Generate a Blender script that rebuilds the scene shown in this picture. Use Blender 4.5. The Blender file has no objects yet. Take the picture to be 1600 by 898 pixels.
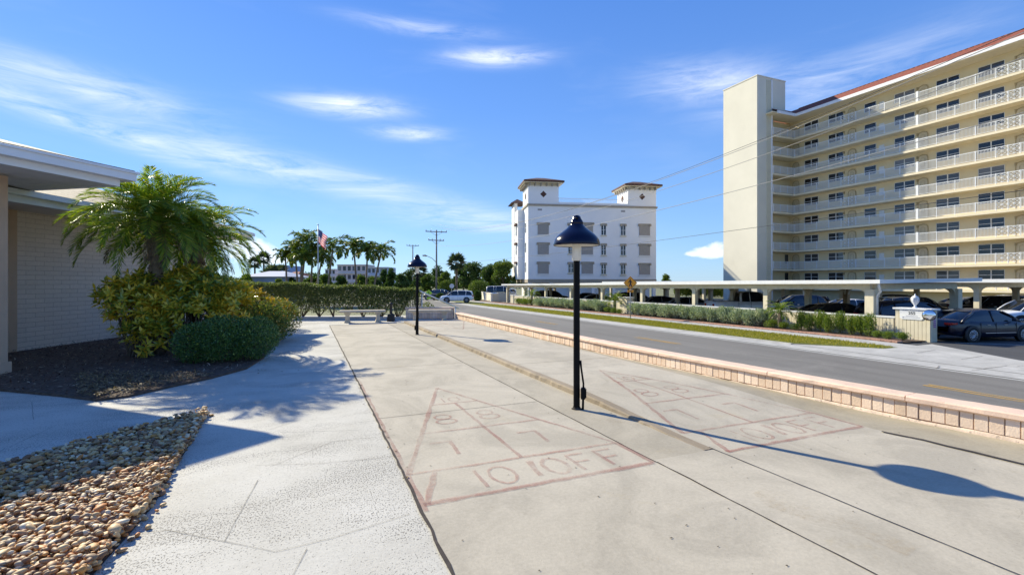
import bpy, bmesh, math, random
import numpy as np
from mathutils import Vector, Matrix, noise as mnoise
random.seed(7); rng = np.random.default_rng(7)
R = math.radians
SC = bpy.context.scene
COL = SC.collection
TH = R(23); CT, ST = math.cos(TH), math.sin(TH)
CH, F, VH = 1.45, 750.0, 441.0

# ---------- coordinates: world x = across the street, y = along the street ----------
def Cw(X, Y):                       # camera-aligned (right, forward) -> world
    return (X*CT + Y*ST, -X*ST + Y*CT)
def G(u, v, z=0.0):                 # where a sight line meets the level z
    Y = F*(CH-z)/(v-VH); X = (u-800)*Y/F
    return Cw(X, Y)
def U(u, t):                        # y along a plane x = t
    r = (u-800)/F
    return t*(CT-ST*r)/(CT*r+ST)
def US(u, s):                       # x along a plane y = s
    r = (u-800)/F
    return s*(CT*r+ST)/(CT-ST*r)
def gz(x, y=0):                     # street level, falling gently away
    return -1.25 - 0.2*min(max((y-15)/45.0, 0), 1)

# ---------- materials ----------
def newmat(name):
    m = bpy.data.materials.new(name); m.use_nodes = True
    nt = m.node_tree; nt.nodes.clear()
    out = nt.nodes.new('ShaderNodeOutputMaterial')
    p = nt.nodes.new('ShaderNodeBsdfPrincipled')
    nt.links.new(p.outputs[0], out.inputs[0])
    return m, nt, p, out
def N(nt, t, **k):
    n = nt.nodes.new(t)
    for a, b in k.items():
        if a.startswith('i_'):
            n.inputs[a[2:].replace('_', ' ')].default_value = b
        else: setattr(n, a, b)
    return n
def ramp(nt, fac, stops, interp='LINEAR'):
    r = N(nt, 'ShaderNodeValToRGB'); r.color_ramp.interpolation = interp
    e = r.color_ramp.elements
    while len(e) < len(stops): e.new(0.5)
    for i, (p, c) in enumerate(stops):
        e[i].position = p
        e[i].color = (c, c, c, 1) if not hasattr(c, '__len__') else (c[0], c[1], c[2], 1)
    nt.links.new(fac, r.inputs[0]); return r
def coord(nt, kind='pos', scale=None):
    if kind == 'pos': o = N(nt, 'ShaderNodeNewGeometry').outputs['Position']
    else: o = N(nt, 'ShaderNodeTexCoord').outputs['Object']
    if scale is not None:
        mp = N(nt, 'ShaderNodeMapping'); mp.inputs['Scale'].default_value = scale
        nt.links.new(o, mp.inputs[0]); o = mp.outputs[0]
    return o
def noise(nt, co, scale, detail=4, rough=.55, dist=0):
    n = N(nt, 'ShaderNodeTexNoise'); n.inputs['Scale'].default_value = scale
    n.inputs['Detail'].default_value = detail; n.inputs['Roughness'].default_value = rough
    n.inputs['Distortion'].default_value = dist
    nt.links.new(co, n.inputs['Vector']); return n.outputs['Fac']
def mix(nt, fac, a, b, blend='MIX'):
    m = N(nt, 'ShaderNodeMix', data_type='RGBA', blend_type=blend)
    for s, x in ((0, fac), (6, a), (7, b)):
        if hasattr(x, 'is_linked') or isinstance(x, bpy.types.NodeSocket): nt.links.new(x, m.inputs[s])
        else: m.inputs[s].default_value = x if s == 0 else (*x[:3], 1)
    return m.outputs[2]
def mth(nt, op, a, b=None, clamp=False):
    m = N(nt, 'ShaderNodeMath', operation=op); m.use_clamp = clamp
    for i, x in enumerate((a, b)):
        if x is None: continue
        if isinstance(x, bpy.types.NodeSocket): nt.links.new(x, m.inputs[i])
        else: m.inputs[i].default_value = x
    return m.outputs[0]
def bump(nt, p, h, strength=.3, dist=.01):
    b = N(nt, 'ShaderNodeBump'); b.inputs['Strength'].default_value = strength; b.inputs['Distance'].default_value = dist
    nt.links.new(h, b.inputs['Height']); nt.links.new(b.outputs[0], p.inputs['Normal'])
MATS = {}
def simple(name, c, rough=.6, var=.12, scale=3, metal=0, bmp=0, bscale=40, kind='pos', spec=.5, dirt=None):
    if name in MATS: return MATS[name]
    m, nt, p, out = newmat(name)
    co = coord(nt, kind)
    n = noise(nt, co, scale, 5)
    lo = tuple(x*(1-var) for x in c); hi = tuple(min(1, x*(1+var)) for x in c)
    r = ramp(nt, n, [(.3, lo), (.7, hi)])
    col = r.outputs[0]
    if dirt:
        d = ramp(nt, noise(nt, co, dirt[0], 6, .65), [(dirt[1], 0), (dirt[1]+.14, dirt[2])])
        col = mix(nt, d.outputs[0], col, dirt[3])
    nt.links.new(col, p.inputs['Base Color'])
    p.inputs['Roughness'].default_value = rough; p.inputs['Metallic'].default_value = metal
    p.inputs['Specular IOR Level'].default_value = spec
    if bmp: bump(nt, p, noise(nt, co, bscale, 4), bmp, .01)
    MATS[name] = m; return m
def leafmat(name, stops, trans=.3, rough=.45, big=None, coat=0.0):
    m, nt, p, out = newmat(name)
    g = N(nt, 'ShaderNodeNewGeometry')
    rnd = g.outputs['Random Per Island']
    if big:
        nn = noise(nt, g.outputs['Position'], big[0], 2)
        f = mth(nt, 'ADD', mth(nt, 'MULTIPLY', rnd, 1-big[1]), mth(nt, 'MULTIPLY', nn, big[1]))
    else: f = rnd
    r = ramp(nt, f, stops)
    nt.links.new(r.outputs[0], p.inputs['Base Color'])
    p.inputs['Roughness'].default_value = rough
    p.inputs['Specular IOR Level'].default_value = .4+coat
    t = N(nt, 'ShaderNodeBsdfTranslucent'); 
    tc = mix(nt, 1.0, r.outputs[0], (1.15, 1.2, .55), 'MULTIPLY')
    nt.links.new(tc, t.inputs[0])
    ms = N(nt, 'ShaderNodeMixShader'); ms.inputs[0].default_value = trans
    nt.links.new(p.outputs[0], ms.inputs[1]); nt.links.new(t.outputs[0], ms.inputs[2])
    nt.links.new(ms.outputs[0], out.inputs[0])
    MATS[name] = m; return m
def glassmat(name, c, rough=.06, spec=.7):
    m, nt, p, out = newmat(name)
    p.inputs['Base Color'].default_value = (*c, 1); p.inputs['Roughness'].default_value = rough
    p.inputs['Specular IOR Level'].default_value = spec
    MATS[name] = m; return m
def carpaint(name, c, metal=.35, coat=1.0):
    m, nt, p, out = newmat(name)
    p.inputs['Base Color'].default_value = (*c, 1); p.inputs['Roughness'].default_value = .32
    p.inputs['Metallic'].default_value = metal
    p.inputs['Coat Weight'].default_value = coat; p.inputs['Coat Roughness'].default_value = .04
    n = noise(nt, coord(nt, 'obj'), 2.5, 3)
    r = ramp(nt, n, [(.3, tuple(x*.9 for x in c)), (.7, tuple(min(1, x*1.08) for x in c))])
    nt.links.new(r.outputs[0], p.inputs['Base Color'])
    return m

# concrete of the walk: pale, with pitted streaks
def mat_walk():
    m, nt, p, out = newmat('white_concrete'); co = coord(nt)
    base = ramp(nt, noise(nt, co, .9, 6, .6), [(.25, (.41, .385, .33)), (.45, (.51, .485, .42)), (.6, (.56, .535, .47)), (.8, (.59, .57, .51))]).outputs[0]
    fine = ramp(nt, noise(nt, co, 35, 4, .7), [(.25, .86), (.65, 1.03)]).outputs[0]
    c = mix(nt, 1.0, base, fine, 'MULTIPLY')
    band = ramp(nt, noise(nt, coord(nt, 'pos', (.5, 1.3, 1)), 1.6, 4, .6, .4), [(.42, 0), (.62, 1)]).outputs[0]
    pit = noise(nt, coord(nt, 'pos', (1.6, 1, 1)), 62, 2, .5)
    thr = mth(nt, 'SUBTRACT', .635, mth(nt, 'MULTIPLY', band, .125))
    pm = mth(nt, 'MULTIPLY', mth(nt, 'SUBTRACT', pit, thr), 16, True)
    c = mix(nt, mth(nt, 'MULTIPLY', pm, .8), c, (.15, .135, .115))
    st = ramp(nt, noise(nt, co, 2.3, 5, .7, 1.0), [(.55, 0), (.8, .35)]).outputs[0]
    c = mix(nt, st, c, (.46, .42, .34))
    nt.links.new(c, p.inputs['Base Color']); p.inputs['Roughness'].default_value = .85
    h = mth(nt, 'SUBTRACT', noise(nt, co, 70, 4, .7), mth(nt, 'MULTIPLY', pm, 1.5))
    bump(nt, p, h, .35, .006); return m
def mat_court(name, a, b, stain=(.42, .33, .17)):
    m, nt, p, out = newmat(name); co = coord(nt)
    base = ramp(nt, noise(nt, co, .7, 6, .62), [(.25, a), (.75, b)]).outputs[0]
    fine = ramp(nt, noise(nt, co, 45, 5, .75), [(.25, .84), (.7, 1.07)]).outputs[0]
    c = mix(nt, 1.0, base, fine, 'MULTIPLY')
    s = ramp(nt, noise(nt, co, 1.7, 7, .72, .6), [(.60, 0), (.74, .38)]).outputs[0]
    c = mix(nt, s, c, stain)
    s2 = ramp(nt, noise(nt, coord(nt, 'pos', (1, .5, 1)), 5, 6, .8, 1.5), [(.64, 0), (.74, .30)]).outputs[0]
    c = mix(nt, s2, c, (.22, .20, .17))
    sp = ramp(nt, noise(nt, co, 90, 2, .5), [(.70, 0), (.75, .6)]).outputs[0]
    c = mix(nt, sp, c, (.16, .14, .12))
    pt = ramp(nt, noise(nt, coord(nt, 'pos', (1, .8, 1)), 1.1, 8, .7, 1.2), [(.40, .86), (.52, 1.0), (.66, 1.09)]).outputs[0]
    c = mix(nt, 1.0, c, pt, 'MULTIPLY')
    vo = N(nt, 'ShaderNodeTexVoronoi', feature='DISTANCE_TO_EDGE'); vo.inputs['Scale'].default_value = .55
    wv = N(nt, 'ShaderNodeVectorMath', operation='ADD'); nz = N(nt, 'ShaderNodeTexNoise'); nz.inputs['Scale'].default_value = 3; nz.inputs['Detail'].default_value = 6
    nt.links.new(co, nz.inputs['Vector']); sc_ = N(nt, 'ShaderNodeVectorMath', operation='SCALE'); sc_.inputs['Scale'].default_value = .5
    nt.links.new(nz.outputs['Color'], sc_.inputs[0]); nt.links.new(co, wv.inputs[0]); nt.links.new(sc_.outputs[0], wv.inputs[1]); nt.links.new(wv.outputs[0], vo.inputs['Vector'])
    ck = mth(nt, 'MULTIPLY', ramp(nt, vo.outputs['Distance'], [(.0015, 1), (.004, 0)]).outputs[0], ramp(nt, noise(nt, co, .8, 2), [(.52, 0), (.62, .40)]).outputs[0])
    c = mix(nt, ck, c, (.14, .12, .10))
    nt.links.new(c, p.inputs['Base Color']); p.inputs['Roughness'].default_value = .88
    bump(nt, p, noise(nt, co, 80, 4, .7), .3, .005); return m
def mat_paint(name, c, lo=.38, hi=.62, mx=.8):
    m, nt, p, out = newmat(name); co = coord(nt)
    p.inputs['Base Color'].default_value = (*c, 1); p.inputs['Roughness'].default_value = .85
    w = ramp(nt, mth(nt, 'ADD', mth(nt, 'MULTIPLY', noise(nt, co, 28, 6, .8), .55), mth(nt, 'MULTIPLY', noise(nt, co, 1.7, 3), .45)), [(lo, 0), (hi, mx)]).outputs[0]
    tr = N(nt, 'ShaderNodeBsdfTransparent'); ms = N(nt, 'ShaderNodeMixShader')
    nt.links.new(w, ms.inputs[0]); nt.links.new(tr.outputs[0], ms.inputs[1]); nt.links.new(p.outputs[0], ms.inputs[2])
    nt.links.new(ms.outputs[0], out.inputs[0]); return m
def mat_asphalt(name, a, b):
    m, nt, p, out = newmat(name); co = coord(nt)
    base = ramp(nt, noise(nt, coord(nt, 'pos', (1, .07, 1)), 1.1, 5, .6), [(.3, a), (.7, b)]).outputs[0]
    fine = ramp(nt, noise(nt, co, 30, 5, .8), [(.25, .8), (.75, 1.2)]).outputs[0]
    c = mix(nt, 1.0, base, fine, 'MULTIPLY')
    s = ramp(nt, noise(nt, co, .5, 6, .7, .8), [(.58, 0), (.75, .3)]).outputs[0]
    c = mix(nt, s, c, tuple(x*1.5 for x in b))
    nt.links.new(c, p.inputs['Base Color']); p.inputs['Roughness'].default_value = .9
    bump(nt, p, noise(nt, co, 60, 3), .3, .006); return m
def mat_brick(name, c, mortar, bw=.40, bh=.10):
    m, nt, p, out = newmat(name); o = coord(nt, 'obj')
    s = N(nt, 'ShaderNodeSeparateXYZ'); nt.links.new(o, s.inputs[0])
    cb = N(nt, 'ShaderNodeCombineXYZ'); nt.links.new(s.outputs[0], cb.inputs[0]); nt.links.new(s.outputs[2], cb.inputs[1])
    b = N(nt, 'ShaderNodeTexBrick'); nt.links.new(cb.outputs[0], b.inputs[0])
    b.inputs['Scale'].default_value = 1; b.inputs['Brick Width'].default_value = bw; b.inputs['Row Height'].default_value = bh
    b.inputs['Mortar Size'].default_value = .006; b.inputs['Mortar Smooth'].default_value = .4
    b.inputs['Color1'].default_value = (*c, 1); b.inputs['Color2'].default_value = (*[x*.93 for x in c], 1)
    b.inputs['Mortar'].default_value = (*mortar, 1)
    fine = ramp(nt, noise(nt, o, 22, 5, .7), [(.25, .86), (.7, 1.06)]).outputs[0]
    nt.links.new(mix(nt, 1.0, b.outputs['Color'], fine, 'MULTIPLY'), p.inputs['Base Color'])
    p.inputs['Roughness'].default_value = .7
    h = mth(nt, 'SUBTRACT', mth(nt, 'MULTIPLY', noise(nt, o, 30, 4), .25), b.outputs['Fac'])
    bump(nt, p, h, .6, .008); return m
def mat_tiles(name, c1, c2, sx=.3, sy=.25):
    m, nt, p, out = newmat(name); o = coord(nt)
    b = N(nt, 'ShaderNodeTexBrick'); nt.links.new(coord(nt, 'pos', (1, 1, 1)), b.inputs[0])
    b.inputs['Scale'].default_value = 1; b.inputs['Brick Width'].default_value = sx; b.inputs['Row Height'].default_value = sy
    b.inputs['Mortar Size'].default_value = .012
    b.inputs['Color1'].default_value = (*c1, 1); b.inputs['Color2'].default_value = (*c2, 1); b.inputs['Mortar'].default_value = (*[x*.4 for x in c2], 1)
    fine = ramp(nt, noise(nt, o, 6, 5, .7), [(.25, .75), (.75, 1.2)]).outputs[0]
    nt.links.new(mix(nt, 1.0, b.outputs['Color'], fine, 'MULTIPLY'), p.inputs['Base Color'])
    p.inputs['Roughness'].default_value = .8; return m

M_walk = mat_walk()
M_court = mat_court('court_concrete', (.415, .368, .285), (.50, .448, .355))
M_court2 = mat_court('court_concrete_strip', (.375, .33, .25), (.445, .395, .305))
M_curb = mat_court('curb_concrete', (.24, .19, .13), (.37, .30, .215))
M_gutter = mat_court('gutter_concrete', (.33, .285, .20), (.41, .36, .27))
M_crack = simple('crack_dirt', (.045, .035, .03), .95, .4, 20)
M_joint = mat_paint('sawn_joint', (.16, .14, .12), .30, .5, .75)
M_joint2 = mat_paint('walk_seam', (.17, .155, .13), .30, .60, .6)
M_red = mat_paint('faded_red_paint', (.40, .16, .13), .36, .66, .55)
M_red2 = mat_paint('faded_red_line', (.36, .13, .11), .34, .66, .62)
M_stain = mat_paint('rust_stain', (.42, .29, .13), .48, .74, .32)
M_asph = mat_asphalt('asphalt', (.14, .131, .118), (.20, .189, .170))
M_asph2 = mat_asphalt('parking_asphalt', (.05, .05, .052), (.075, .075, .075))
M_yellow = mat_paint('worn_yellow_paint', (.62, .36, .05), .25, .6, .75)
M_white_line = mat_paint('white_edge_line', (.62, .62, .58), .1, .5, .8)
M_conc = mat_court('street_concrete', (.40, .39, .365), (.50, .485, .45))
M_paver = simple('brick_paver_edging', (.40, .22, .15), .8, .3, 9, bmp=.3)
M_grass_g = simple('grass_soil', (.16, .17, .035), .9, .35, 3)
M_terrain = simple('sandy_ground', (.16, .165, .075), .9, .35, .4)
M_dirt = simple('planting_soil', (.10, .065, .045), .95, .4, 14, bmp=.4)
M_cap = simple('pink_cap', (.76, .55, .41), .75, .10, 3, bmp=.25, bscale=30, dirt=(9, .60, .55, (.36, .23, .16)))
M_flute = simple('pink_block', (.78, .60, .45), .8, .09, 5, bmp=.35, bscale=55, dirt=(13, .64, .5, (.45, .31, .22)))
_nt = M_flute.node_tree; _p = [n for n in _nt.nodes if n.type == 'BSDF_PRINCIPLED'][0]; _l = _p.inputs['Base Color'].links[0].from_socket
_g = N(_nt, 'ShaderNodeNewGeometry'); _r = ramp(_nt, _g.outputs['Random Per Island'], [(0, (.80, .78, .74)), (.3, (.97, .95, .92)), (.7, (1.0, 1.0, 1.0)), (1, (1.06, 1.10, 1.14))])
_nt.links.new(mix(_nt, 1.0, _l, _r.outputs[0], 'MULTIPLY'), _p.inputs['Base Color'])
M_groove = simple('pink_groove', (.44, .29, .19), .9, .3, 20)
M_foot = simple('pink_footing', (.66, .52, .40), .9, .18, 8, bmp=.5, bscale=30, dirt=(16, .55, .9, (.10, .08, .06)))
M_black = simple('black_pole_paint', (.006, .006, .007), .5, .3, 8, bmp=.05, spec=.1)
M_navy = glassmat('navy_enamel', (.003, .004, .024), .18, .32)
M_whitep = simple('white_paint', (.74, .74, .72), .5, .05, 4)
M_socket = simple('lamp_socket_white', (.70, .68, .62), .5, .08, 20)
M_cream = simple('cream_stucco', (.70, .655, .53), .85, .04, .35, bmp=.15, bscale=8, dirt=(.5, .58, .25, (.60, .55, .44)))
M_creamy = simple('yellow_stucco', (.76, .635, .40), .8, .04, .6)
M_cream2 = simple('carport_cream', (.66, .585, .42), .7, .06, 3)
M_ochre = simple('carport_ochre', (.42, .28, .14), .8, .1, 3)
M_slab = simple('slab_cream', (.76, .66, .46), .8, .05, 2)
M_bwhite = simple('white_stucco', (.80, .80, .80), .85, .04, .4, bmp=.1, bscale=8)
M_trim = simple('taupe_trim', (.36, .31, .24), .8, .08, 2)
M_shutter = simple('grey_shutter', (.33, .32, .32), .7, .08, 3)
M_glass = glassmat('window_glass', (.012, .015, .022), .05, .6)
_nt = M_glass.node_tree; _p = [n for n in _nt.nodes if n.type == 'BSDF_PRINCIPLED'][0]; _oi = N(_nt, 'ShaderNodeObjectInfo')
_r = ramp(_nt, _oi.outputs['Random'], [(0, (.010, .013, .020)), (.45, (.022, .028, .040)), (.62, (.06, .065, .075)), (.78, (.16, .155, .145)), (.88, (.012, .014, .02))], 'CONSTANT'); _nt.links.new(_r.outputs[0], _p.inputs['Base Color'])
M_glass2 = glassmat('car_glass', (.008, .010, .012), .03, .9)
M_frame = simple('white_frame', (.72, .72, .70), .5, .04, 3)
M_door = simple('cream_door', (.64, .54, .36), .7, .05, 3)
M_doorf = simple('door_trim', (.42, .33, .18), .7, .1, 3)
M_redtile = mat_tiles('red_roof_tile', (.30, .085, .045), (.24, .065, .035))
M_browntile = mat_tiles('brown_roof_tile', (.13, .055, .035), (.09, .04, .03))
M_shingle = mat_tiles('tan_shingle', (.33, .25, .17), (.24, .18, .12), .3, .14)
M_fascia = simple('gutter_white', (.80, .79, .78), .45, .04, 2, dirt=(6, .66, .3, (.5, .46, .42)))
M_soffit = simple('soffit_white', (.70, .66, .62), .7, .06, 3)
M_brick = mat_brick('painted_brick', (.76, .65, .54), (.54, .44, .36))
M_tanwall = simple('tan_stucco', (.58, .41, .28), .8, .06, 4, bmp=.2)
M_bench = simple('bench_concrete', (.60, .50, .36), .85, .14, 9, bmp=.4, bscale=50, dirt=(12, .6, .5, (.34, .28, .2)))
M_tyre = simple('tyre_rubber', (.014, .014, .014), .8, .1, 8)
M_rim = simple('alloy_rim', (.55, .56, .58), .3, .05, 8, metal=.8)
M_dark = simple('dark_plastic', (.018, .018, .02), .6, .2, 8)
M_bark = simple('palm_bark', (.20, .15, .10), .95, .35, 12, bmp=.8, bscale=18)
M_bark2 = simple('tree_bark', (.13, .10, .075), .95, .3, 8, bmp=.6, bscale=14)
M_fibre = simple('palm_fibre', (.15, .09, .045), .95, .5, 25, bmp=.8, bscale=30)
M_stem = simple('green_stem', (.12, .15, .045), .6, .3, 12)
M_twig = simple('shrub_twig', (.17, .13, .09), .9, .3, 14)
M_metal = simple('galvanised_metal', (.42, .43, .44), .45, .08, 6, metal=.6)
M_wood = simple('weathered_pole', (.24, .22, .20), .9, .2, 6)
M_wire = simple('cable', (.30, .29, .28), .6, .1, 6)
M_wired = simple('dark_cable', (.03, .03, .035), .6, .1, 6)
M_orange = simple('sign_orange', (.95, .36, .02), .5, .05, 4)
M_lime = simple('sign_lime', (.45, .72, .04), .5, .05, 4)
M_signw = simple('sign_white', (.74, .74, .72), .5, .03, 4)
M_ink = simple('sign_ink', (.02, .02, .025), .6, .1, 4)
M_inkb = simple('sign_blue_ink', (.10, .11, .22), .6, .1, 4)
M_pink = simple('notice_magenta', (.35, .14, .40), .6, .2, 8)
M_hazeb = simple('distant_stucco', (.50, .52, .60), .9, .08, .2)  # bluish shade and haze of distance put into the colour
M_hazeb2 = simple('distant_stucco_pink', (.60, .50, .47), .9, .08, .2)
M_shadew = simple('distant_shade_wall', (.30, .38, .58), .9, .08, .2)  # whitish walls far off, their blue shade painted into the colour
m, nt, p, _ = newmat('convex_mirror'); p.inputs['Metallic'].default_value = 1; p.inputs['Roughness'].default_value = .05; p.inputs['Base Color'].default_value = (.85, .85, .85, 1); M_mirror = m
m, nt, p, _ = newmat('lantern_glass'); p.inputs['Base Color'].default_value = (.55, .56, .6, 1); p.inputs['Roughness'].default_value = .2; M_lglass = m

L_pygmy = leafmat('date_palm_leaf', [(0, (0.061, 0.131, 0.013)), (.45, (0.146, 0.252, 0.020)), (.8, (0.330, 0.400, 0.033)), (.97, (0.537, 0.435, 0.068))], .5, .32, coat=.3)
L_dry = leafmat('dry_frond', [(0, (.16, .11, .06)), (1, (.30, .22, .12))], .2, .7)
L_croton = leafmat('croton_leaf', [(0, (0.035, 0.104, 0.026)), (.24, (0.066, 0.161, 0.030)), (.38, (0.282, 0.322, 0.037)), (.54, (0.648, 0.511, 0.045)), (.72, (0.907, 0.567, 0.045)), (.90, (0.973, 0.284, 0.045)), (1, (0.648, 0.095, 0.030))], .22, .3, (1.1, .62), .3)
L_croton2 = leafmat('croton_leaf_gold', [(0, (0.050, 0.102, 0.022)), (.3, (0.163, 0.204, 0.028)), (.5, (0.450, 0.348, 0.033)), (.72, (0.625, 0.360, 0.033)), (.9, (0.600, 0.168, 0.033)), (1, (0.375, 0.060, 0.022))], .22, .3, (1.3, .6), .3)
L_clip = leafmat('clipped_leaf', [(0, (0.034, 0.086, 0.021)), (.6, (0.076, 0.168, 0.035)), (.9, (0.173, 0.270, 0.052)), (1, (0.344, 0.406, 0.070))], .2, .35, coat=.2)
L_clip2 = leafmat('clipped_leaf_sunlit', [(0, (0.050, 0.101, 0.021)), (.6, (0.135, 0.188, 0.034)), (.88, (0.288, 0.296, 0.055)), (1, (0.641, 0.296, 0.055))], .25, .4)  # yellowish sunlight on the clipped shrubs is put into this leaf colour
L_hedge = leafmat('hedge_leaf', [(0, (0.058, 0.084, 0.026)), (.6, (0.126, 0.161, 0.047)), (1, (0.286, 0.322, 0.103))], .35, .5)
L_silver = leafmat('silver_leaf', [(0, (0.190, 0.246, 0.132)), (.6, (0.358, 0.426, 0.264)), (1, (0.582, 0.627, 0.440))], .2, .6)
L_green = leafmat('green_leaf', [(0, (0.051, 0.118, 0.016)), (.6, (0.152, 0.234, 0.026)), (1, (0.372, 0.406, 0.052))], .3, .45)
L_tree = leafmat('tree_leaf', [(0, (0.031, 0.065, 0.019)), (.6, (0.073, 0.131, 0.029)), (1, (0.192, 0.240, 0.048))], .25, .45, (.35, .4))
L_tree2 = leafmat('tree_leaf_light', [(0, (0.054, 0.095, 0.021)), (.6, (0.134, 0.199, 0.033)), (1, (0.306, 0.310, 0.060))], .3, .45, (.35, .4))
L_palm = leafmat('far_palm_leaf', [(0, (0.041, 0.091, 0.019)), (.6, (0.128, 0.208, 0.034)), (1, (0.431, 0.407, 0.056))], .3, .38)
L_fan = leafmat('fan_palm_leaf', [(0, (0.030, 0.054, 0.024)), (.7, (0.075, 0.112, 0.045)), (1, (0.180, 0.173, 0.083))], .2, .4)
L_grass = leafmat('grass_blade', [(0, (0.179, 0.196, 0.013)), (.6, (0.342, 0.316, 0.023)), (1, (0.537, 0.418, 0.063))], .3, .6)
L_fallen = leafmat('fallen_leaf', [(0, (.10, .05, .025)), (1, (.22, .13, .06))], .05, .8)
m, nt, p, _ = newmat('pebble')
g = N(nt, 'ShaderNodeNewGeometry')
r = ramp(nt, g.outputs['Random Per Island'], [(0, (.22, .11, .05)), (.15, (.45, .24, .10)), (.30, (.58, .38, .17)), (.42, (.36, .22, .11)), (.55, (.70, .47, .22)), (.67, (.56, .27, .07)), (.78, (.72, .58, .38)), (.88, (.36, .27, .17)), (.95, (.60, .22, .05)), (1, (.75, .70, .60))], 'CONSTANT')
nn = ramp(nt, noise(nt, g.outputs['Position'], 60, 4, .6), [(.25, .72), (.75, 1.15)]).outputs[0]
nt.links.new(mix(nt, 1.0, r.outputs[0], nn, 'MULTIPLY'), p.inputs['Base Color']); p.inputs['Roughness'].default_value = .62; M_pebble = m
m, nt, p, _ = newmat('mulch_chip')
g = N(nt, 'ShaderNodeNewGeometry')
r = ramp(nt, g.outputs['Random Per Island'], [(0, (.035, .018, .014)), (.55, (.085, .042, .03)), (.85, (.16, .085, .055)), (.93, (.33, .24, .16)), (1, (.5, .42, .33))])
nt.links.new(r.outputs[0], p.inputs['Base Color']); p.inputs['Roughness'].default_value = .9; M_chip = m

# ---------- mesh builder ----------
class MB:
    def __init__(s): s.v = []; s.f = []; s.m = []; s.sm = []
    def add(s, vs, fs, mi=0, smooth=False):
        o = len(s.v); s.v += [tuple(x) for x in vs]
        for f in fs: s.f.append(tuple(i+o for i in f)); s.m.append(mi); s.sm.append(smooth)
        return s
    def box(s, c, d, rz=0, mi=0, rx=0, ry=0):
        hx, hy, hz = d[0]/2, d[1]/2, d[2]/2
        M = Matrix.Translation(c) @ Matrix.Rotation(rz, 4, 'Z') @ Matrix.Rotation(ry, 4, 'Y') @ Matrix.Rotation(rx, 4, 'X')
        vs = [M @ Vector(q) for q in ((-hx, -hy, -hz), (hx, -hy, -hz), (hx, hy, -hz), (-hx, hy, -hz), (-hx, -hy, hz), (hx, -hy, hz), (hx, hy, hz), (-hx, hy, hz))]
        return s.add(vs, [(0, 3, 2, 1), (4, 5, 6, 7), (0, 1, 5, 4), (1, 2, 6, 5), (2, 3, 7, 6), (3, 0, 4, 7)], mi)
    def bb(s, x0, x1, y0, y1, z0, z1, mi=0):
        return s.box(((x0+x1)/2, (y0+y1)/2, (z0+z1)/2), (abs(x1-x0), abs(y1-y0), abs(z1-z0)), 0, mi)
    def prism(s, poly, z0, z1, mi=0):
        n = len(poly)
        a = sum(poly[i][0]*poly[(i+1) % n][1]-poly[(i+1) % n][0]*poly[i][1] for i in range(n))
        if a < 0: poly = poly[::-1]
        vs = [(x, y, z0) for x, y in poly]+[(x, y, z1) for x, y in poly]
        fs = [tuple(range(n))[::-1], tuple(range(n, 2*n))]+[(i, (i+1) % n, n+(i+1) % n, n+i) for i in range(n)]
        return s.add(vs, fs, mi)
    def tube(s, pts, rad, n=8, mi=0, cap=True, smooth=True):
        pts = [Vector(p) for p in pts]
        if not hasattr(rad, '__len__'): rad = [rad]*len(pts)
        vs = []; fs = []; prev = None
        for i, p in enumerate(pts):
            d = (pts[min(i+1, len(pts)-1)]-pts[max(i-1, 0)]).normalized()
            if prev is None:
                a = Vector((0, 0, 1)) if abs(d.z) < .9 else Vector((1, 0, 0))
                u = d.cross(a).normalized()
            else: u = (prev-d*prev.dot(d)).normalized()
            prev = u; w = d.cross(u)
            for k in range(n):
                t = 2*math.pi*k/n; vs.append(p+(u*math.cos(t)+w*math.sin(t))*rad[i])
        for i in range(len(pts)-1):
            for k in range(n):
                fs.append((i*n+k, i*n+(k+1) % n, (i+1)*n+(k+1) % n, (i+1)*n+k))
        s.add(vs, fs, mi, smooth)
        if cap: 
            o = len(s.v)-len(vs)
            s.f.append(tuple(o+k for k in range(n))[::-1]); s.m.append(mi); s.sm.append(False)
            s.f.append(tuple(o+(len(pts)-1)*n+k for k in range(n))); s.m.append(mi); s.sm.append(False)
        return s
    def lathe(s, prof, c=(0, 0, 0), n=24, mi=0, axis='Z', smooth=True):
        vs = []; fs = []
        for r, z in prof:
            for k in range(n):
                t = 2*math.pi*k/n
                q = (r*math.cos(t), r*math.sin(t), z)
                if axis == 'Y': q = (q[0], q[2], q[1])
                if axis == 'X': q = (q[2], q[0], q[1])
                vs.append((c[0]+q[0], c[1]+q[1], c[2]+q[2]))
        for i in range(len(prof)-1):
            for k in range(n):
                a = (i*n+k, i*n+(k+1) % n, (i+1)*n+(k+1) % n, (i+1)*n+k)
                fs.append(a)
        return s.add(vs, fs, mi, smooth)
    def build(s, name, mats, parent=None, loc=None, rz=0, bevel=0, smooth=None):
        me = bpy.data.meshes.new(name); me.from_pydata(s.v, [], s.f)
        if not isinstance(mats, (list, tuple)): mats = [mats]
        for m in mats: me.materials.append(m)
        me.polygons.foreach_set('material_index', s.m)
        sm = s.sm if smooth is None else [smooth]*len(s.f)
        me.polygons.foreach_set('use_smooth', sm)
        o = bpy.data.objects.new(name, me); COL.objects.link(o)
        if parent: o.parent = parent
        if loc: o.location = loc
        o.rotation_euler.z = rz
        if bevel:
            b = o.modifiers.new('b', 'BEVEL'); b.width = bevel; b.segments = 2; b.limit_method = 'ANGLE'
        me.update(); return o
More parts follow.
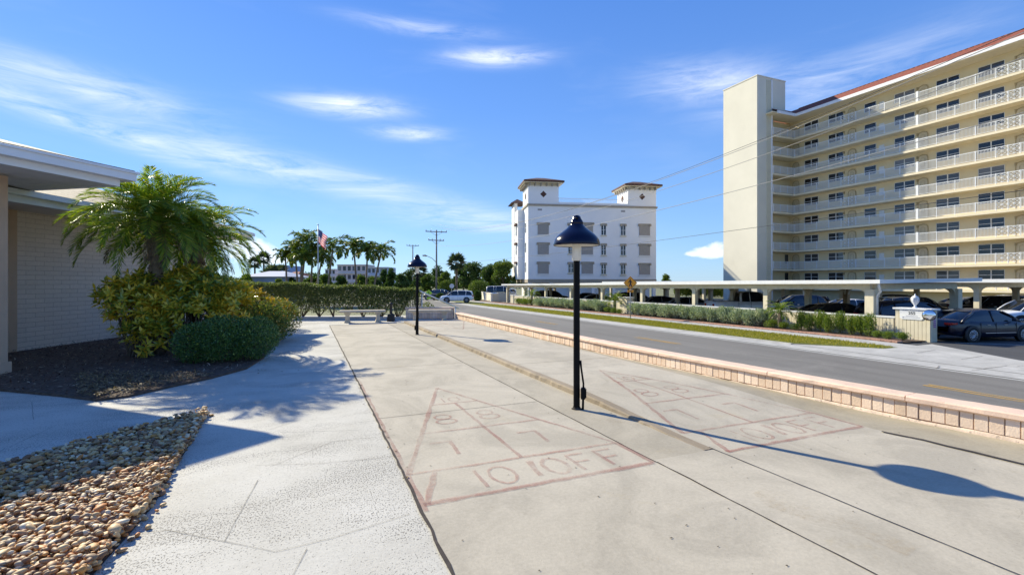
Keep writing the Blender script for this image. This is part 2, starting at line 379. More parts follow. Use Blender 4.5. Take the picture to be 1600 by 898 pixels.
def npmesh(name, V, Fc, mat, parent=None, smooth=False, loc=None):
    """V (n,3); Fc (m,k) faces all of k corners"""
    me = bpy.data.meshes.new(name)
    V = np.asarray(V, np.float32); Fc = np.asarray(Fc, np.int32); k = Fc.shape[1]
    me.vertices.add(len(V)); me.vertices.foreach_set('co', V.ravel())
    me.loops.add(Fc.size); me.loops.foreach_set('vertex_index', Fc.ravel())
    me.polygons.add(len(Fc)); me.polygons.foreach_set('loop_start', np.arange(0, Fc.size, k, dtype=np.int32))
    me.polygons.foreach_set('loop_total', np.full(len(Fc), k, np.int32))
    me.polygons.foreach_set('use_smooth', np.full(len(Fc), smooth))
    me.materials.append(mat); me.update(calc_edges=True); me.validate()
    o = bpy.data.objects.new(name, me); COL.objects.link(o)
    if parent: o.parent = parent
    if loc: o.location = loc
    return o
def tag(o, label=None, cat=None, group=None, kind=None):
    if label: o['label'] = label
    if cat: o['category'] = cat
    if group: o['group'] = group
    if kind: o['kind'] = kind
    return o
def thing(name, label, cat, loc=(0, 0, 0), rz=0, group=None):
    o = bpy.data.objects.new(name, None); COL.objects.link(o); o.empty_display_size = .2
    o.location = loc; o.rotation_euler.z = rz
    return tag(o, label, cat, group)
def dup(o, parent=None):
    c = o.copy(); COL.objects.link(c)
    if parent is not None: c.parent = parent
    for ch in list(o.children): dup(ch, c)
    return c
def struct(o, label=None): return tag(o, label, None, None, 'structure')

# sheets
def sheet(name, poly, z, mat, mb=None):
    q = mb or MB()
    n = len(poly); a = sum(poly[i][0]*poly[(i+1) % n][1]-poly[(i+1) % n][0]*poly[i][1] for i in range(n))
    if a < 0: poly = poly[::-1]
    q.add([(x, y, z(x, y) if callable(z) else z) for x, y in poly], [tuple(range(n))])
    if mb is None: return struct(q.build(name, mat))
def ribbon(name, t0, t1, ys, zf, mat, dz=0, kind=True):
    q = MB(); vs = []; fs = []
    for y in ys:
        a = t0(y) if callable(t0) else t0; b = t1(y) if callable(t1) else t1
        vs += [(a, y, zf(a, y)+dz), (b, y, zf(b, y)+dz)]
    for i in range(len(ys)-1): fs.append((2*i, 2*i+1, 2*i+3, 2*i+2))
    q.add(vs, fs); o = q.build(name, mat)
    return struct(o) if kind else o
def strip(q, pts, w, z, jit=0, sub=.12, zf=None, wj=.3):
    """thin strip following points, optional ragged edge"""
    P = [Vector((a, b, 0)) for a, b in pts]; L = []
    for a, b in zip(P[:-1], P[1:]):
        k = max(1, int((b-a).length/sub)) if (jit or zf) else 1
        for i in range(k): L.append(a.lerp(b, i/k))
    L.append(P[-1]); vs = []; fs = []
    for i, p in enumerate(L):
        d = (L[min(i+1, len(L)-1)]-L[max(i-1, 0)]); d.normalize(); n = Vector((-d.y, d.x, 0))
        o = random.uniform(-jit, jit) if jit else 0
        ww = w*(1+random.uniform(-wj, wj)) if jit else w
        for s in (-1, 1):
            c = p+n*(o+s*ww/2); vs.append((c.x, c.y, zf(c.x, c.y)+z if zf else z))
    for i in range(len(L)-1): fs.append((2*i, 2*i+2, 2*i+3, 2*i+1))
    q.add(vs, fs)

# ---------- leaves ----------
def leafmesh(C, D, Nn, Ls, Ws, fold=.25):
    """C base points, D directions, Nn normals-ish; folded two-triangle leaf"""
    D = D/np.linalg.norm(D, axis=1, keepdims=True)
    S = np.cross(D, Nn); S /= (np.linalg.norm(S, axis=1, keepdims=True)+1e-9)
    Up = np.cross(S, D)
    Ls = np.asarray(Ls).reshape(-1, 1); Ws = np.asarray(Ws).reshape(-1, 1)
    a = C; t = C+D*Ls
    l = C+D*Ls*.45+S*Ws*.5+Up*Ws*fold; r = C+D*Ls*.45-S*Ws*.5+Up*Ws*fold
    V = np.stack([a, l, t, r], 1).reshape(-1, 3)
    n = len(C); b = np.arange(n)*4
    Fc = np.concatenate([np.stack([b, b+1, b+2], 1), np.stack([b, b+2, b+3], 1)])
    return V, Fc
def randdir(n):
    v = rng.normal(size=(n, 3)); return v/np.linalg.norm(v, axis=1, keepdims=True)
def cloud(n, clumps, leafL, leafW, updir=.3, shell=.55):
    """leaves around ellipsoidal clumps: list of (center, radii, weight)"""
    w = np.array([c[2] for c in clumps], float); w /= w.sum()
    idx = rng.choice(len(clumps), n, p=w)
    cen = np.array([c[0] for c in clumps])[idx]; rad = np.array([c[1] for c in clumps])[idx]
    d = randdir(n); rr = shell+(1-shell)*rng.random((n, 1))**.6
    rr *= np.where(rng.random((n, 1)) < .25, rng.random((n, 1)), 1)
    P = cen+d*rad*rr
    D = d*.7+randdir(n)*.8; D[:, 2] += updir
    Nn = d+randdir(n)*.9+np.array([0, 0, .5])
    Ls = leafL*rng.uniform(.6, 1.3, n); Ws = leafW*rng.uniform(.7, 1.2, n)
    return leafmesh(P, D, Nn, Ls, Ws)

def inpoly(x, y, P):
    c = False; j = len(P)-1
    for i in range(len(P)):
        if ((P[i][1] > y) != (P[j][1] > y)) and x < (P[j][0]-P[i][0])*(y-P[i][1])/(P[j][1]-P[i][1])+P[i][0]: c = not c
        j = i
    return c
def inpoly_np(P2, poly):
    x, y = P2[:, 0], P2[:, 1]; c = np.zeros(len(x), bool); j = len(poly)-1
    for i in range(len(poly)):
        xi, yi = poly[i]; xj, yj = poly[j]
        cond = ((yi > y) != (yj > y)) & (x < (xj-xi)*(y-yi)/(yj-yi+1e-12)+xi)
        c ^= cond; j = i
    return c
def scatter(poly, n):
    a = np.array(poly); lo, hi = a.min(0), a.max(0); out = np.zeros((0, 2))
    while len(out) < n:
        p = rng.uniform(lo, hi, (n*2, 2)); out = np.concatenate([out, p[inpoly_np(p, poly)]])
    return out[:n]

# =====================================================================  SETTING: ground, deck, road
WS = [-8, 0, 2.17, 3.12, 5.65, 8.1, 10.6, 18.3]; WT = [7.2, 6.2, 5.92, 5.78, 5.58, 5.41, 5.35, 5.35]
def wt(s): return float(np.interp(s, WS, WT))
ys = list(np.arange(-60, 62, 3.0))+[80, 120, 200, 400, 900, 2500]
# terrain
q = MB(); xs = [-2500, -600, -200, -60, 60, 200, 600, 2500]
ye = [-2500, -600, -60]+list(range(0, 63, 6))+[100, 300, 900, 2500]
for y in ye:
    for x in xs: q.v.append((x, y, gz(0, y)-.03))
for j in range(len(ye)-1):
    for i in range(len(xs)-1):
        a = j*len(xs)+i; q.f.append((a, a+1, a+len(xs)+1, a+len(xs))); q.m.append(0); q.sm.append(False)
struct(q.build('terrain', M_terrain))
# deck (walkway) block
dk = [(-34, -9)]+[(wt(s)+.14, s) for s in (-9, -4, 0, 2.17, 3.12, 5.65, 8.1, 10.6, 14, 18.3)]+[(5.4, 19.1), (4.4, 21.1), (-2.2, 23.6), (-34, 36)]
dk = [dk[0]]+dk[1:]
q = MB(); n = len(dk)
q.add([(x, y, 0) for x, y in dk]+[(x, y, -1.8) for x, y in dk], [tuple(range(n))]+[(i, n+i, n+(i+1) % n, (i+1) % n) for i in range(n)])
struct(q.build('walkway', M_walk))
# road and verges
ribbon('bank', lambda y: wt(max(min(y, 18), -8))+.14, 11.0, ys, lambda x, y: (-.12 if x < 9 else gz(x, y)) if y < 19 else gz(x, y)-.01, M_terrain)
ribbon('road', 11.0, 18.3, ys, gz, M_asph)
ribbon('cross_street', -70, 11.0, [57.5, 62, 66, 69], gz, M_asph, .004)
q = ribbon('road_edge_line', 17.98, 18.10, ys[:-6]+[56], gz, M_white_line, .008)
q = MB()
for y0 in list(np.arange(-20, 9, 9.1))+[9.0+.0]:
    pass
for (u0, v0), (u1, v1) in (((1443, 603), (1640, 640)), ((990, 527), (1060, 538)), ((835, 501), (868, 506))):
    a = G(u0, v0, -1.27); b = G(u1, v1, -1.27); xm = 14.85
    strip(q, [(xm, a[1]), (xm, b[1])], .12, .010, zf=gz, sub=1)
    strip(q, [(xm+.22, a[1]), (xm+.22, b[1])], .12, .010, zf=gz, sub=1)
struct(q.build('road_centre_line', M_yellow))
def apr(y): return y
S_END = 12.0
yn = [y for y in ys if S_END < y]; yn = [S_END]+yn
yb = [y for y in ys if y < S_END]+[S_END]
ribbon('street_gutter', 18.3, 19.35, ys, gz, M_conc, .006)
ynk = [14.5]+[y for y in yn if y > 14.6]
ribbon('kerb_strip', 19.35, 19.50, ynk[:-4], lambda x, y: gz(x, y)+.04, M_conc)
q = MB()
vs = []; fs = []
for y in ynk[:-4]: vs += [(19.35, y, gz(0, y)), (19.35, y, gz(0, y)+.04)]
q.add(vs, [(2*i, 2*i+2, 2*i+3, 2*i+1) for i in range(len(vs)//2-1)]); struct(q.build('kerb_face', M_conc))
ribbon('verge', lambda y: 19.5+max(0, 14.5-y)*.8, 22.4, [12.0, 12.8, 13.6, 14.5]+ynk[1:-4], lambda x, y: gz(x, y)+(.014 if (y < 14.4 and x < 22.3) or y < 12.5 else .04), M_grass_g)
ribbon('pavement', 22.4, 23.8, [11.8, 14.5]+ynk[1:-4], lambda x, y: gz(x, y)+(.016 if y < 12 else .05), M_conc)
ribbon('brick_path_edging', 23.8, 24.25, [12.9]+[y for y in yn[1:-4]], lambda x, y: gz(x, y)+.07, M_paver)
q = MB()
for y in np.arange(12.9, 64, .22):
    z = gz(0, y)
    q.box((24.02+random.uniform(-.01, .01), y, z+.07), (.42, .205, .09), 0)
tag(q.build('brick_edging_course', M_paver), 'red brick edging course along the planting bed by the carport', 'brick edging')
ribbon('planting_bed_soil', 24.25, 25.8, [12.7]+[y for y in yn[1:-4]], lambda x, y: gz(x, y)+.06, M_dirt)
sheet('driveway_apron', [(19.35, -20), (19.35, 14.6), (19.6, 14.6), (21.5, 12.0), (25.0, 12.1), (22.6, 8.4), (21.6, 3), (21.6, -20)], lambda x, y: -1.236, M_conc)
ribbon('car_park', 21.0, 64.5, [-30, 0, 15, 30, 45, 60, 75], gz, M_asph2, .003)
q = MB()
for pts in ([(1433, 551), (1462, 546)], [(1502, 561), (1535, 556)], [(1518, 578), (1574, 571)], [(1590, 572), (1660, 565)], [(1462, 575), (1468, 571)]):
    strip(q, [G(u, v, -1.23) for u, v in pts], .03, -1.23, .008)
struct(q.build('apron_joint', M_joint))
q = MB(); strip(q, [(26.6, 12.0), (31, 8.0), (38, 2)], .12, -1.243); struct(q.build('parking_line', M_white_line))

# verge grass blades
pg = rng.uniform((19.5, 12.1), (22.35, 60), (60000, 2)); pg = pg[(rng.random(len(pg)) < np.clip(1.5-pg[:, 1]/45, .25, 1))]
pg = pg[~((pg[:, 1] < 14.6) & (pg[:, 0] < 19.5+(14.6-pg[:, 1])*.8))]
gzv = -1.25-.2*np.clip((pg[:, 1]-15)/45, 0, 1)+.04*np.clip((pg[:, 1]-11.6)/2.5, .12, 1)
C = np.column_stack([pg, gzv]); n = len(C)
D = np.column_stack([rng.normal(0, .5, n), rng.normal(0, .5, n), np.ones(n)])
V, Fc = leafmesh(C, D, randdir(n), rng.uniform(.05, .13, n), np.full(n, .018))
tag(npmesh('grass', V, Fc, L_grass), 'mown yellow green grass verge along the road', 'grass', None, 'stuff')

# =====================================================================  COURTS
CE = 17.25
def zr(x, y): 
    k = min(max((y-3.15)/2.2, 0), 1); k = k*k*(3-2*k); return .004+.068*k
q = MB(); sheet('', [(.66, -6), (2.57, -6), (2.57, CE), (.66, CE)], .004, None, q); struct(q.build('court_floor', M_court))
q = MB(); sheet('', [(2.57, 3.15), (3.14, 3.15), (3.14, CE), (2.57, CE)], .004, None, q)
struct(q.build('court_divider_floor', M_court2))
q = MB(); sheet('', [(2.57, -6), (3.235, -6), (3.235, 3.15), (2.57, 3.15)], .004, None, q); struct(q.build('court_front_floor', M_court))
q = MB(); vs = []; fs = []; L = [-6, 0, 3.15]+[3.15+2.2*i/8 for i in range(1, 9)]+[8, 12, CE]
for y in L: vs += [(3.235, y, zr(0, y)), (5.14 if y > 3 else 5.22, y, zr(0, y))]
for i in range(len(L)-1): fs.append((2*i, 2*i+1, 2*i+3, 2*i+2))
q.add(vs, fs); struct(q.build('raised_court_floor', M_court))
q = MB(); vs = []; fs = []
for y in L: vs += [(5.14 if y > 3 else 5.22, y, zr(0, y)-.001), (wt(y)-.005, y, zr(0, y)*.4)]
for i in range(len(L)-1): fs.append((2*i, 2*i+1, 2*i+3, 2*i+2))
q.add(vs, fs); struct(q.build('court_gutter', M_gutter))
# low kerb between the courts, worn edge
q = MB(); vs = []; fs = []; Lk = list(np.arange(3.16, CE, .09))
for y in Lk:
    j = random.uniform(-.007, .007); z = zr(0, y)
    vs += [(3.135+j, y, .002), (3.14+j*1.6, y, z*.8), (3.152+j, y, z+.002), (3.236, y, z+.004)]
for i in range(len(Lk)-1):
    for k in range(3): fs.append((4*i+k, 4*i+k+1, 4*i+4+k+1, 4*i+4+k)[::-1])
q.add(vs, fs, 0, False); struct(q.build('court_kerb', M_curb))
# gaps and cracks
q = MB()
strip(q, [(.655, -4), (.66, 3), (.665, 9), (.655, CE)], .020, .009, .006)
strip(q, [(2.585, -4), (2.585, 3.1)], .010, .0085, .004)
strip(q, [(2.575, 3.1), (2.575, CE)], .010, .0085, .003)
strip(q, [(3.235, -4), (3.235, 3.2)], .008, .0095, .004)
strip(q, [G(1378, 675), G(1440, 688), G(1520, 707), G(1640, 737)], .03, .012, .010)
struct(q.build('court_crack', M_crack))
q = MB(); q.bb(.66, 5.30, CE, CE+.09, .0, .006); struct(q.build('court_end_channel', M_crack))
q = MB()
for y in (2.2+3.05*1, 8.3, 11.3, 14.3): 
    if y > 5: strip(q, [(.68, y), (2.56, y)], .012, .0075)
for y in (7.4, 10.6, 13.8): strip(q, [(3.25, y), (5.12, y)], .012, .004, zf=zr, sub=.4)
strip(q, [(.67, -1.2), (2.56, -1.2)], .012, .0075)
struct(q.build('court_joint', M_joint))
# shuffleboard markings
def seg(q, a, b, w=.028, zf=None, j=.006): strip(q, [a, b], w*1.2, .0035 if zf else .0085, j, .1, zf)
STROKE = {'7': [[(0, 1), (.55, 1), (.5, 0)]], '1': [[(.25, 1), (.25, 0)]],
          'F': [[(.5, 1), (.0, 1), (0, 0)], [(0, .52), (.42, .52)]]}
def oval(cx, cy, rx, ry, n=20): return [(cx+rx*math.cos(2*math.pi*i/n), cy+ry*math.sin(2*math.pi*i/n)) for i in range(n+1)]
STROKE['0'] = [oval(.3, .5, .3, .5)]; STROKE['O'] = STROKE['0']
STROKE['8'] = [oval(.28, .74, .23, .26, 16), oval(.28, .25, .28, .25, 16)]
def word(q, txt, x, y, h, adv, w=.026, zf=None, sx=1.0):
    for ch in txt:
        for st in STROKE.get(ch, []):
            P = [(x+a*h*sx, y+b*h) for a, b in st]
            strip(q, P, w, .0035 if zf else .0088, .003, .06, zf)
        x += adv
def diagram(q, q2, x0, x1, s0, zf=None, sg=1):
    S = lambda d: s0+sg*d
    xc = (x0+x1)/2; W = (x1-x0)/2
    hw = lambda d: W*(1-(d-.52)/(3.34-.52))
    seg(q2, (x0, S(0)), (x1, S(0)), .04, zf); seg(q, (x0, S(.52)), (x1, S(.52)), .03, zf)
    seg(q2, (x1, S(0)), (x1, S(.52)), .03, zf); seg(q, (x0, S(.52)), (xc, S(3.34)), .036, zf); seg(q, (x1, S(.52)), (xc, S(3.34)), .03, zf)
    for d in (1.45, 2.47): seg(q, (xc-hw(d), S(d)), (xc+hw(d), S(d)), .028, zf)
    seg(q, (xc, S(.52)), (xc, S(2.47)), .026, zf)
    seg(q, (x0+.02, S(0)), (x0+.20, S(.50)), .035, zf); 
    if sg > 0:
        word(q, '7', xc-.62, s0+.80, .34, .2, .035, zf); word(q, '7', xc+.22, s0+.78, .34, .2, .035, zf)
        word(q, '8', xc-.40, s0+1.68, .34, .2, .028, zf, 1.1); word(q, '8', xc+.08, s0+1.68, .34, .2, .028, zf, 1.1)
        word(q, '10', xc-.16, s0+2.54, .20, .13, .022, zf, 1.1)
        word(q, '10', x0+.40, s0+.09, .32, .16, .026, zf); word(q, 'OFF', xc+.08, s0+.09, .32, .27, .032, zf)
        seg(q, (xc-.02, S(.12)), (xc+.02, S(.42)), .04, zf)
q = MB(); q2 = MB()
diagram(q, q2, .69, 2.55, 3.10)
struct(q.build('court_marking', M_red)); struct(q2.build('court_marking_line', M_red2))
q = MB(); q2 = MB()
diagram(q, q2, 3.29, 5.12, 3.06, zr); diagram(q, q2, 3.30, 5.10, 16.9, zr, -1)
struct(q.build('court_marking', M_red)); struct(q2.build('court_marking_line', M_red2))
q = MB()
strip(q, [(.69, 3.0), (.69, 7.5)], .03, .0085, .006)
struct(q.build('court_marking_line', M_red))
q = MB()
strip(q, [G(1180, 770), G(1260, 800), G(1360, 835), G(1430, 862)], .22, .0082, .05, .15, None, .5)
strip(q, [G(925, 655), G(985, 662)], .10, .0082, .03, .08, None, .5)
strip(q, [G(990, 872), G(1030, 876)], .05, .0082, .02, .05, None, .5)
struct(q.build('court_stain', M_stain))
# small chips and dirt on the concrete
q = MB()
for i in range(150):
    if random.random() < .6: x, y = random.uniform(.7, 2.55), random.uniform(1.6, 8)
    else: x, y = random.uniform(2.6, 5.6), random.uniform(1.8, 9)
    z = zr(0, y)+.003 if x > 3.24 else .0085
    r = random.uniform(.002, .007); a = random.uniform(0, 3.1)
    P = [(x+r*math.cos(a+t)*random.uniform(.6, 2.2), y+r*math.sin(a+t)*random.uniform(.5, 1), z) for t in np.linspace(0, 5.5, 7)]
    q.add(P, [tuple(range(7))])
tag(q.build('dirt_specks', M_crack), None, None, None, 'structure')
# walk joints (traced seams)
q = MB()
for pts in ([(500, 640), (423, 683), (330, 745), (262, 787)][:0] or [(262, 752), (330, 727)], [(400, 727), (500, 724), (628, 712)], [(403, 750), (350, 846)], [(425, 728), (520, 690), (618, 680)],
            [(200, 836), (262, 828), (350, 846), (430, 862), (520, 840), (640, 803)], [(480, 857), (440, 930)], [(420, 672), (470, 655)], [(440, 676), (560, 672)],
            [(530, 560), (545, 556)], [(560, 660), (588, 657)], [(50, 628), (52, 656)], [(0, 705), (80, 668)], [(450, 560), (548, 563)], [(448, 535), (535, 537)]):
    strip(q, [G(u, v) for u, v in pts], .006, .004, .002)
strip(q, [G(175, 628), G(250, 636), G(318, 642), G(326, 646)], .014, .004, .004)
struct(q.build('walk_joint', M_joint2))

# =====================================================================  PINK BLOCK WALL
W0 = thing('block_wall', 'low peach fluted block wall with flat cap running between courts and road', 'wall', (0, 0, 0))
def path(step, s0=-7.8, s1=18.3):
    out = []; s = s0
    while s < s1: out.append((wt(s), s)); s += step
    out.append((wt(s1), s1)); return out
def offs(P, d):
    out = []
    for i, p in enumerate(P):
        a = Vector(P[max(i-1, 0)]); b = Vector(P[min(i+1, len(P)-1)]); t = (b-a).normalized()
        out.append((p[0]+t.y*d, p[1]-t.x*d))      # +d = street side
    return out
P = path(.35)
def wallribbon(q, a, za, zb, b):
    """vertical+top solid between offsets a<b"""
    A, B = offs(P, a), offs(P, b); vs = []; fs = []
    for i in range(len(P)): vs += [(*A[i], za), (*A[i], zb), (*B[i], zb), (*B[i], za)]
    for i in range(len(P)-1):
        for k in range(3): fs.append((4*i+k, 4*i+k+1, 4*i+4+k+1, 4*i+4+k)[::-1])
    m = 4*(len(P)-1); fs += [(0, 1, 2, 3)[::-1], (m, m+1, m+2, m+3)]
    q.add(vs, fs)
q = MB(); wallribbon(q, .012, -.3, .20, .20); q.build('core', M_groove, W0)
def flutes(q, pts, step, z0, z1, dep=.03, gap=.008, face=None):
    """score blocks along polyline of (x,y); outward = left side"""
    acc = 0; 
    for a, b in zip(pts[:-1], pts[1:]):
        a = Vector(a); b = Vector(b); L = (b-a).length; d = (b-a)/L; ang = math.atan2(d.y, d.x); t = acc
        while t < L:
            c = a+d*(t+step/2); w = step-gap*random.uniform(.7, 1.5); jz = random.uniform(-.002, .002)
            nrm = Vector((-d.y, d.x)); jd = random.uniform(-.004, .004)
            c2 = c-nrm*(dep/2+jd)
            q.box((c2.x, c2.y, (z0+z1)/2), (w, dep, z1-z0+jz), ang)
            t += step
        acc = t-L
q = MB(); PF = path(.9); flutes(q, PF, .106, .042, .197, .03); q.build('block_face', M_flute, W0, bevel=.003)
q = MB(); A = offs(path(.13), -.012); vs = []; fs = []
for i, (x, y) in enumerate(A):
    h = .034+random.uniform(-.008, .006); o = random.uniform(-.012, .008)
    vs += [(x+o, y, .0), (x+.004+o*.5, y, h*.8), (x+.018, y, h), (x+.05, y, h)]
for i in range(len(A)-1):
    for k in range(3): fs.append((4*i+k, 4*i+k+1, 4*i+4+k+1, 4*i+4+k)[::-1])
q.add(vs, fs, 0, True); q.build('footing', M_foot, W0)
q = MB(); s = -7.8; k = 0
while s < 18.3:                     # cap stones with open joints
    s1 = min(s+random.uniform(1.5, 2.0), 18.3); n = 14
    PP = [(wt(s+(s1-s-.008)*i/n), s+(s1-s-.008)*i/n) for i in range(n+1)]
    a = offs(PP, -.035); a2 = offs(PP, -.022); b = offs(PP, .235); b2 = offs(PP, .22); vs = []; fs = []
    dz = random.uniform(-.003, .003)
    for i in range(n+1):
        vs += [(*a2[i], .199), (*a[i], .212), (*a[i], .248+dz), (*a2[i], .262+dz), (*b2[i], .262+dz), (*b[i], .25+dz), (*b[i], .199)]
    for i in range(n):
        for j in range(7): fs.append((7*i+j, 7*i+(j+1) % 7, 7*i+7+(j+1) % 7, 7*i+7+j)[::-1])
    fs += [tuple(range(7))[::-1], tuple(range(7*n, 7*n+7))]
    vs = [(vx+random.uniform(-.003, .003), vy+random.uniform(-.003, .003), vz+random.uniform(-.002, .002)) for vx, vy, vz in vs]
    q.add(vs, fs); s = s1
q.build('cap', M_cap, W0)
a = Vector(G(634, 498)); b = Vector((5.33, 18.45)); d = (b-a).normalized()
W1 = thing('block_wall', 'short peach block wall behind the right hand bench', 'wall', (a.x, a.y, 0), math.atan2(d.y, d.x))
L1 = (b-a).length
q = MB(); q.bb(0, L1, .012, .2, 0, .40); q.build('core', M_groove, W1)
q = MB()
for i in range(int(L1/.106)): 
    for z0, z1 in ((.02, .2), (.208, .39)): q.bb(i*.106+.004, i*.106+.1, -.015, .02, z0, z1)
q.build('block_face', M_flute, W1)
q = MB(); q.bb(-.02, L1+.02, -.04, .23, .40, .455); q.build('cap', M_cap, W1, bevel=.01)

# =====================================================================  BENCHES, ASH URN, RAIL
def bench(label, x, y, rz):
    t = thing('concrete_bench', label, 'bench', (x, y, 0), rz, 'pale concrete benches at the end of the courts')
    q = MB(); pr = []
    L, Wd, z = .80, .20, .36
    for zz, e in ((z, .03), (z+.02, .0), (z+.065, .0), (z+.085, .02)):
        pr.append([(sx*(L-e)-0 if 1 else 0, sy*(Wd-e), zz) for sx, sy in ((-1, -1), (1, -1), (1, 1), (-1, 1))])
    q.add(sum(pr, []), [(0, 3, 2, 1), (12, 13, 14, 15)]+[(4*i+k, 4*i+(k+1) % 4, 4*i+4+(k+1) % 4, 4*i+4+k) for i in range(3) for k in range(4)])
    q.build('seat', M_bench, t, bevel=.008)
    for sx in (-1, 1):
        q = MB(); rings = []
        for zz, hx, hy in ((0, .10, .16), (.05, .10, .16), (.08, .075, .13), (.26, .065, .12), (.32, .10, .16), (.36, .115, .17)):
            rings.append([(sx*.53+a*hx, b*hy, zz) for a, b in ((-1, -1), (1, -1), (1, 1), (-1, 1))])
        q.add(sum(rings, []), [(0, 3, 2, 1), (20, 21, 22, 23)]+[(4*i+k, 4*i+(k+1) % 4, 4*i+4+(k+1) % 4, 4*i+4+k) for i in range(5) for k in range(4)])
        q.build('leg', M_bench, t, bevel=.006)
    return t
x, y = Cw((567-800)/F*17.4, 17.4); bench('backless pale concrete bench in front of the hedge', x, y, R(-6))
x, y = Cw((672-800)/F*17.75, 17.75); bench('pale concrete bench in front of the short peach wall', x, y, R(-15))
x, y = Cw((611-800)/F*17.9, 17.9)
t = thing('ash_urn', 'black smoking post with square base between two benches', 'ash urn', (x, y, 0), R(-20))
q = MB(); rings = []
for z, h in ((0, .13), (.03, .13), (.22, .115), (.27, .10), (.29, .055)): rings.append([(a*h, b*h, z) for a, b in ((-1, -1), (1, -1), (1, 1), (-1, 1))])
q.add(sum(rings, []), [(0, 3, 2, 1), (16, 17, 18, 19)]+[(4*i+k, 4*i+(k+1) % 4, 4*i+4+(k+1) % 4, 4*i+4+k) for i in range(4) for k in range(4)])
q.build('base', M_dark, t, bevel=.01)
MB().lathe([(.055, .285), (.05, .36), (.048, .6), (.062, .61), (.062, .66), (.05, .70), (0, .71)], n=16).build('neck', M_dark, t)
x, y = Cw((659-800)/F*19.8, 19.8)
t = thing('handrail', 'sloping white handrail beside steps at the end of the hedge', 'handrail', (x, y, 0), R(67-14))
MB().tube([(0, 0, 0), (0, 0, .98)], .03).build('post', M_whitep, t)
MB().tube([(1.9, -.75, -1.3), (1.9, -.75, .32)], .03).build('post', M_whitep, t)
MB().tube([(-.18, .05, 1.12), (0, 0, 1.05), (2.1, -.82, .28)], .038).build('rail', M_whitep, t)
q = MB()
for i in range(6): q.bb(-.2+i*.34, .14+i*.34, -1.6, .25, -1.6, -.02-.19*(i+1)+.0)
o = q.build('steps', M_conc, None, (x, y, 0), R(67-14)); tag(o, 'concrete steps leading down beside the white handrail', 'steps')
q = MB(); a = Cw(-11.6, 19.0); b = Cw(-4.3, 18.95); strip(q, [a, b], .16, 0)
v = q.v; q2 = MB(); ang = math.atan2(b[1]-a[1], b[0]-a[0]); q2.box(((a[0]+b[0])/2, (a[1]+b[1])/2, .045), ((Vector(b)-Vector(a)).length, .16, .09), ang)
tag(q2.build('hedge_kerb', M_conc), 'low concrete edging under the clipped hedge', 'edging')

# =====================================================================  COURT LAMPS
def court_lamp(label, x, y, rz):
    t = thing('court_lamp', label, 'lamp', (x, y, 0), rz, 'black dome lamps between the courts')
    MB().lathe([(.06, .0), (.06, .010), (.045, .014), (.042, .03)], n=20).build('base_plate', M_crack, t)
    MB().lathe([(.037, .0), (.037, 1.70)], n=20).build('pole', M_black, t)
    MB().lathe([(.040, 1.695), (.052, 1.70), (.052, 1.86), (.04, 1.90)], n=20).build('lamp_socket', M_socket, t)
    prof = [(.253, 1.872), (.262, 1.868), (.266, 1.88), (.263, 1.905), (.252, 1.938), (.232, 1.968), (.205, 1.996), (.172, 2.022), (.137, 2.048), (.105, 2.075), (.083, 2.098), (.075, 2.108), (.074, 2.118), (.078, 2.122), (.074, 2.14), (.060, 2.165), (.050, 2.178), (.047, 2.195), (.030, 2.212), (0, 2.22)]
    MB().lathe(prof, n=48).build('lamp_shade', M_navy, t)
    MB().lathe([(.250, 1.874), (.235, 1.945), (.19, 1.99), (.12, 2.035), (0, 2.05)], n=48).build('shade_lining', M_socket, t)
    q = MB(); q.box((.075, -.02, .19), (.05, .075, .125)); q.box((.105, -.02, .19), (.012, .06, .10)); q.build('junction_box', M_black, t, bevel=.006)
    MB().tube([(.045, -.01, .56), (.052, -.01, .48), (.066, -.012, .38), (.078, -.015, .30), (.078, -.02, .25)], .011).build('cable', M_black, t)
    MB().tube([(.075, -.02, .13), (.072, -.02, .0)], .013).build('conduit', M_black, t)
    MB().tube([(-.02, 0, 2.19), (.012, -.072, 2.17)], .012).build('knuckle', M_black, t)
    return t
x, y = G(901, 639); court_lamp('near black pole lamp with dark blue dome shade and junction box', x, y, R(-35))
x, y = G(652, 523); court_lamp('far black pole lamp with dome shade standing by the benches', x, y, R(120))

# =====================================================================  HOUSE
WR = R(67)
def K3(X, Y, z): x, y = Cw(X, Y); return (x, y, z)
H = thing('brick_house', 'single storey painted brick house behind the palm', 'house', K3(-10.2, 9.87, 0), WR)
def hl(X, Y): return (Y-9.87, -(X+10.2))      # camera-aligned -> house local (x along wall, y inward)
q = MB(); q.bb(0, 6.6, 0, 8, 0, 2.95); q.build('wall', M_brick, H)
q = MB(); q.bb(-5, -.003, -.03, 7.9, 0, 2.95); q.build('stucco_wall', M_tanwall, H)
q = MB(); x0, x1 = 5-9.87, 16.5-9.87; y0, y1 = -1.2, 8.8
q.bb(x0, x1, y0, y1, 2.93, 2.99); q.build('soffit', M_soffit, H)
q = MB(); q.bb(x0, x1, y0-.02, y0, 2.90, 3.12); q.bb(x0, x1+.02, y0-.13, y0-.022, 3.03, 3.13)
q.bb(x1, x1+.02, y0, y1, 2.90, 3.12); q.bb(x1+.022, x1+.13, y0-.1, y1, 3.03, 3.13); q.build('gutter', M_fascia, H)
q = MB(); e = .1
E_ = [(x0, y0-e, 3.14), (x1+e, y0-e, 3.14), (x1+e, y1+e, 3.14), (x0, y1+e, 3.14)]; rg = [(x0, 3.8, 4.85), (x1-5, 3.8, 4.85)]
q.add(E_+rg, [(0, 1, 5, 4), (1, 2, 5), (2, 3, 4, 5), (0, 4, 3), (0, 3, 2, 1)]); q.build('roof', M_shingle, H)
q = MB(); q.bb(3.2, 3.45, -.01, .02, .06, .16); q.build('vent', M_dark, H)

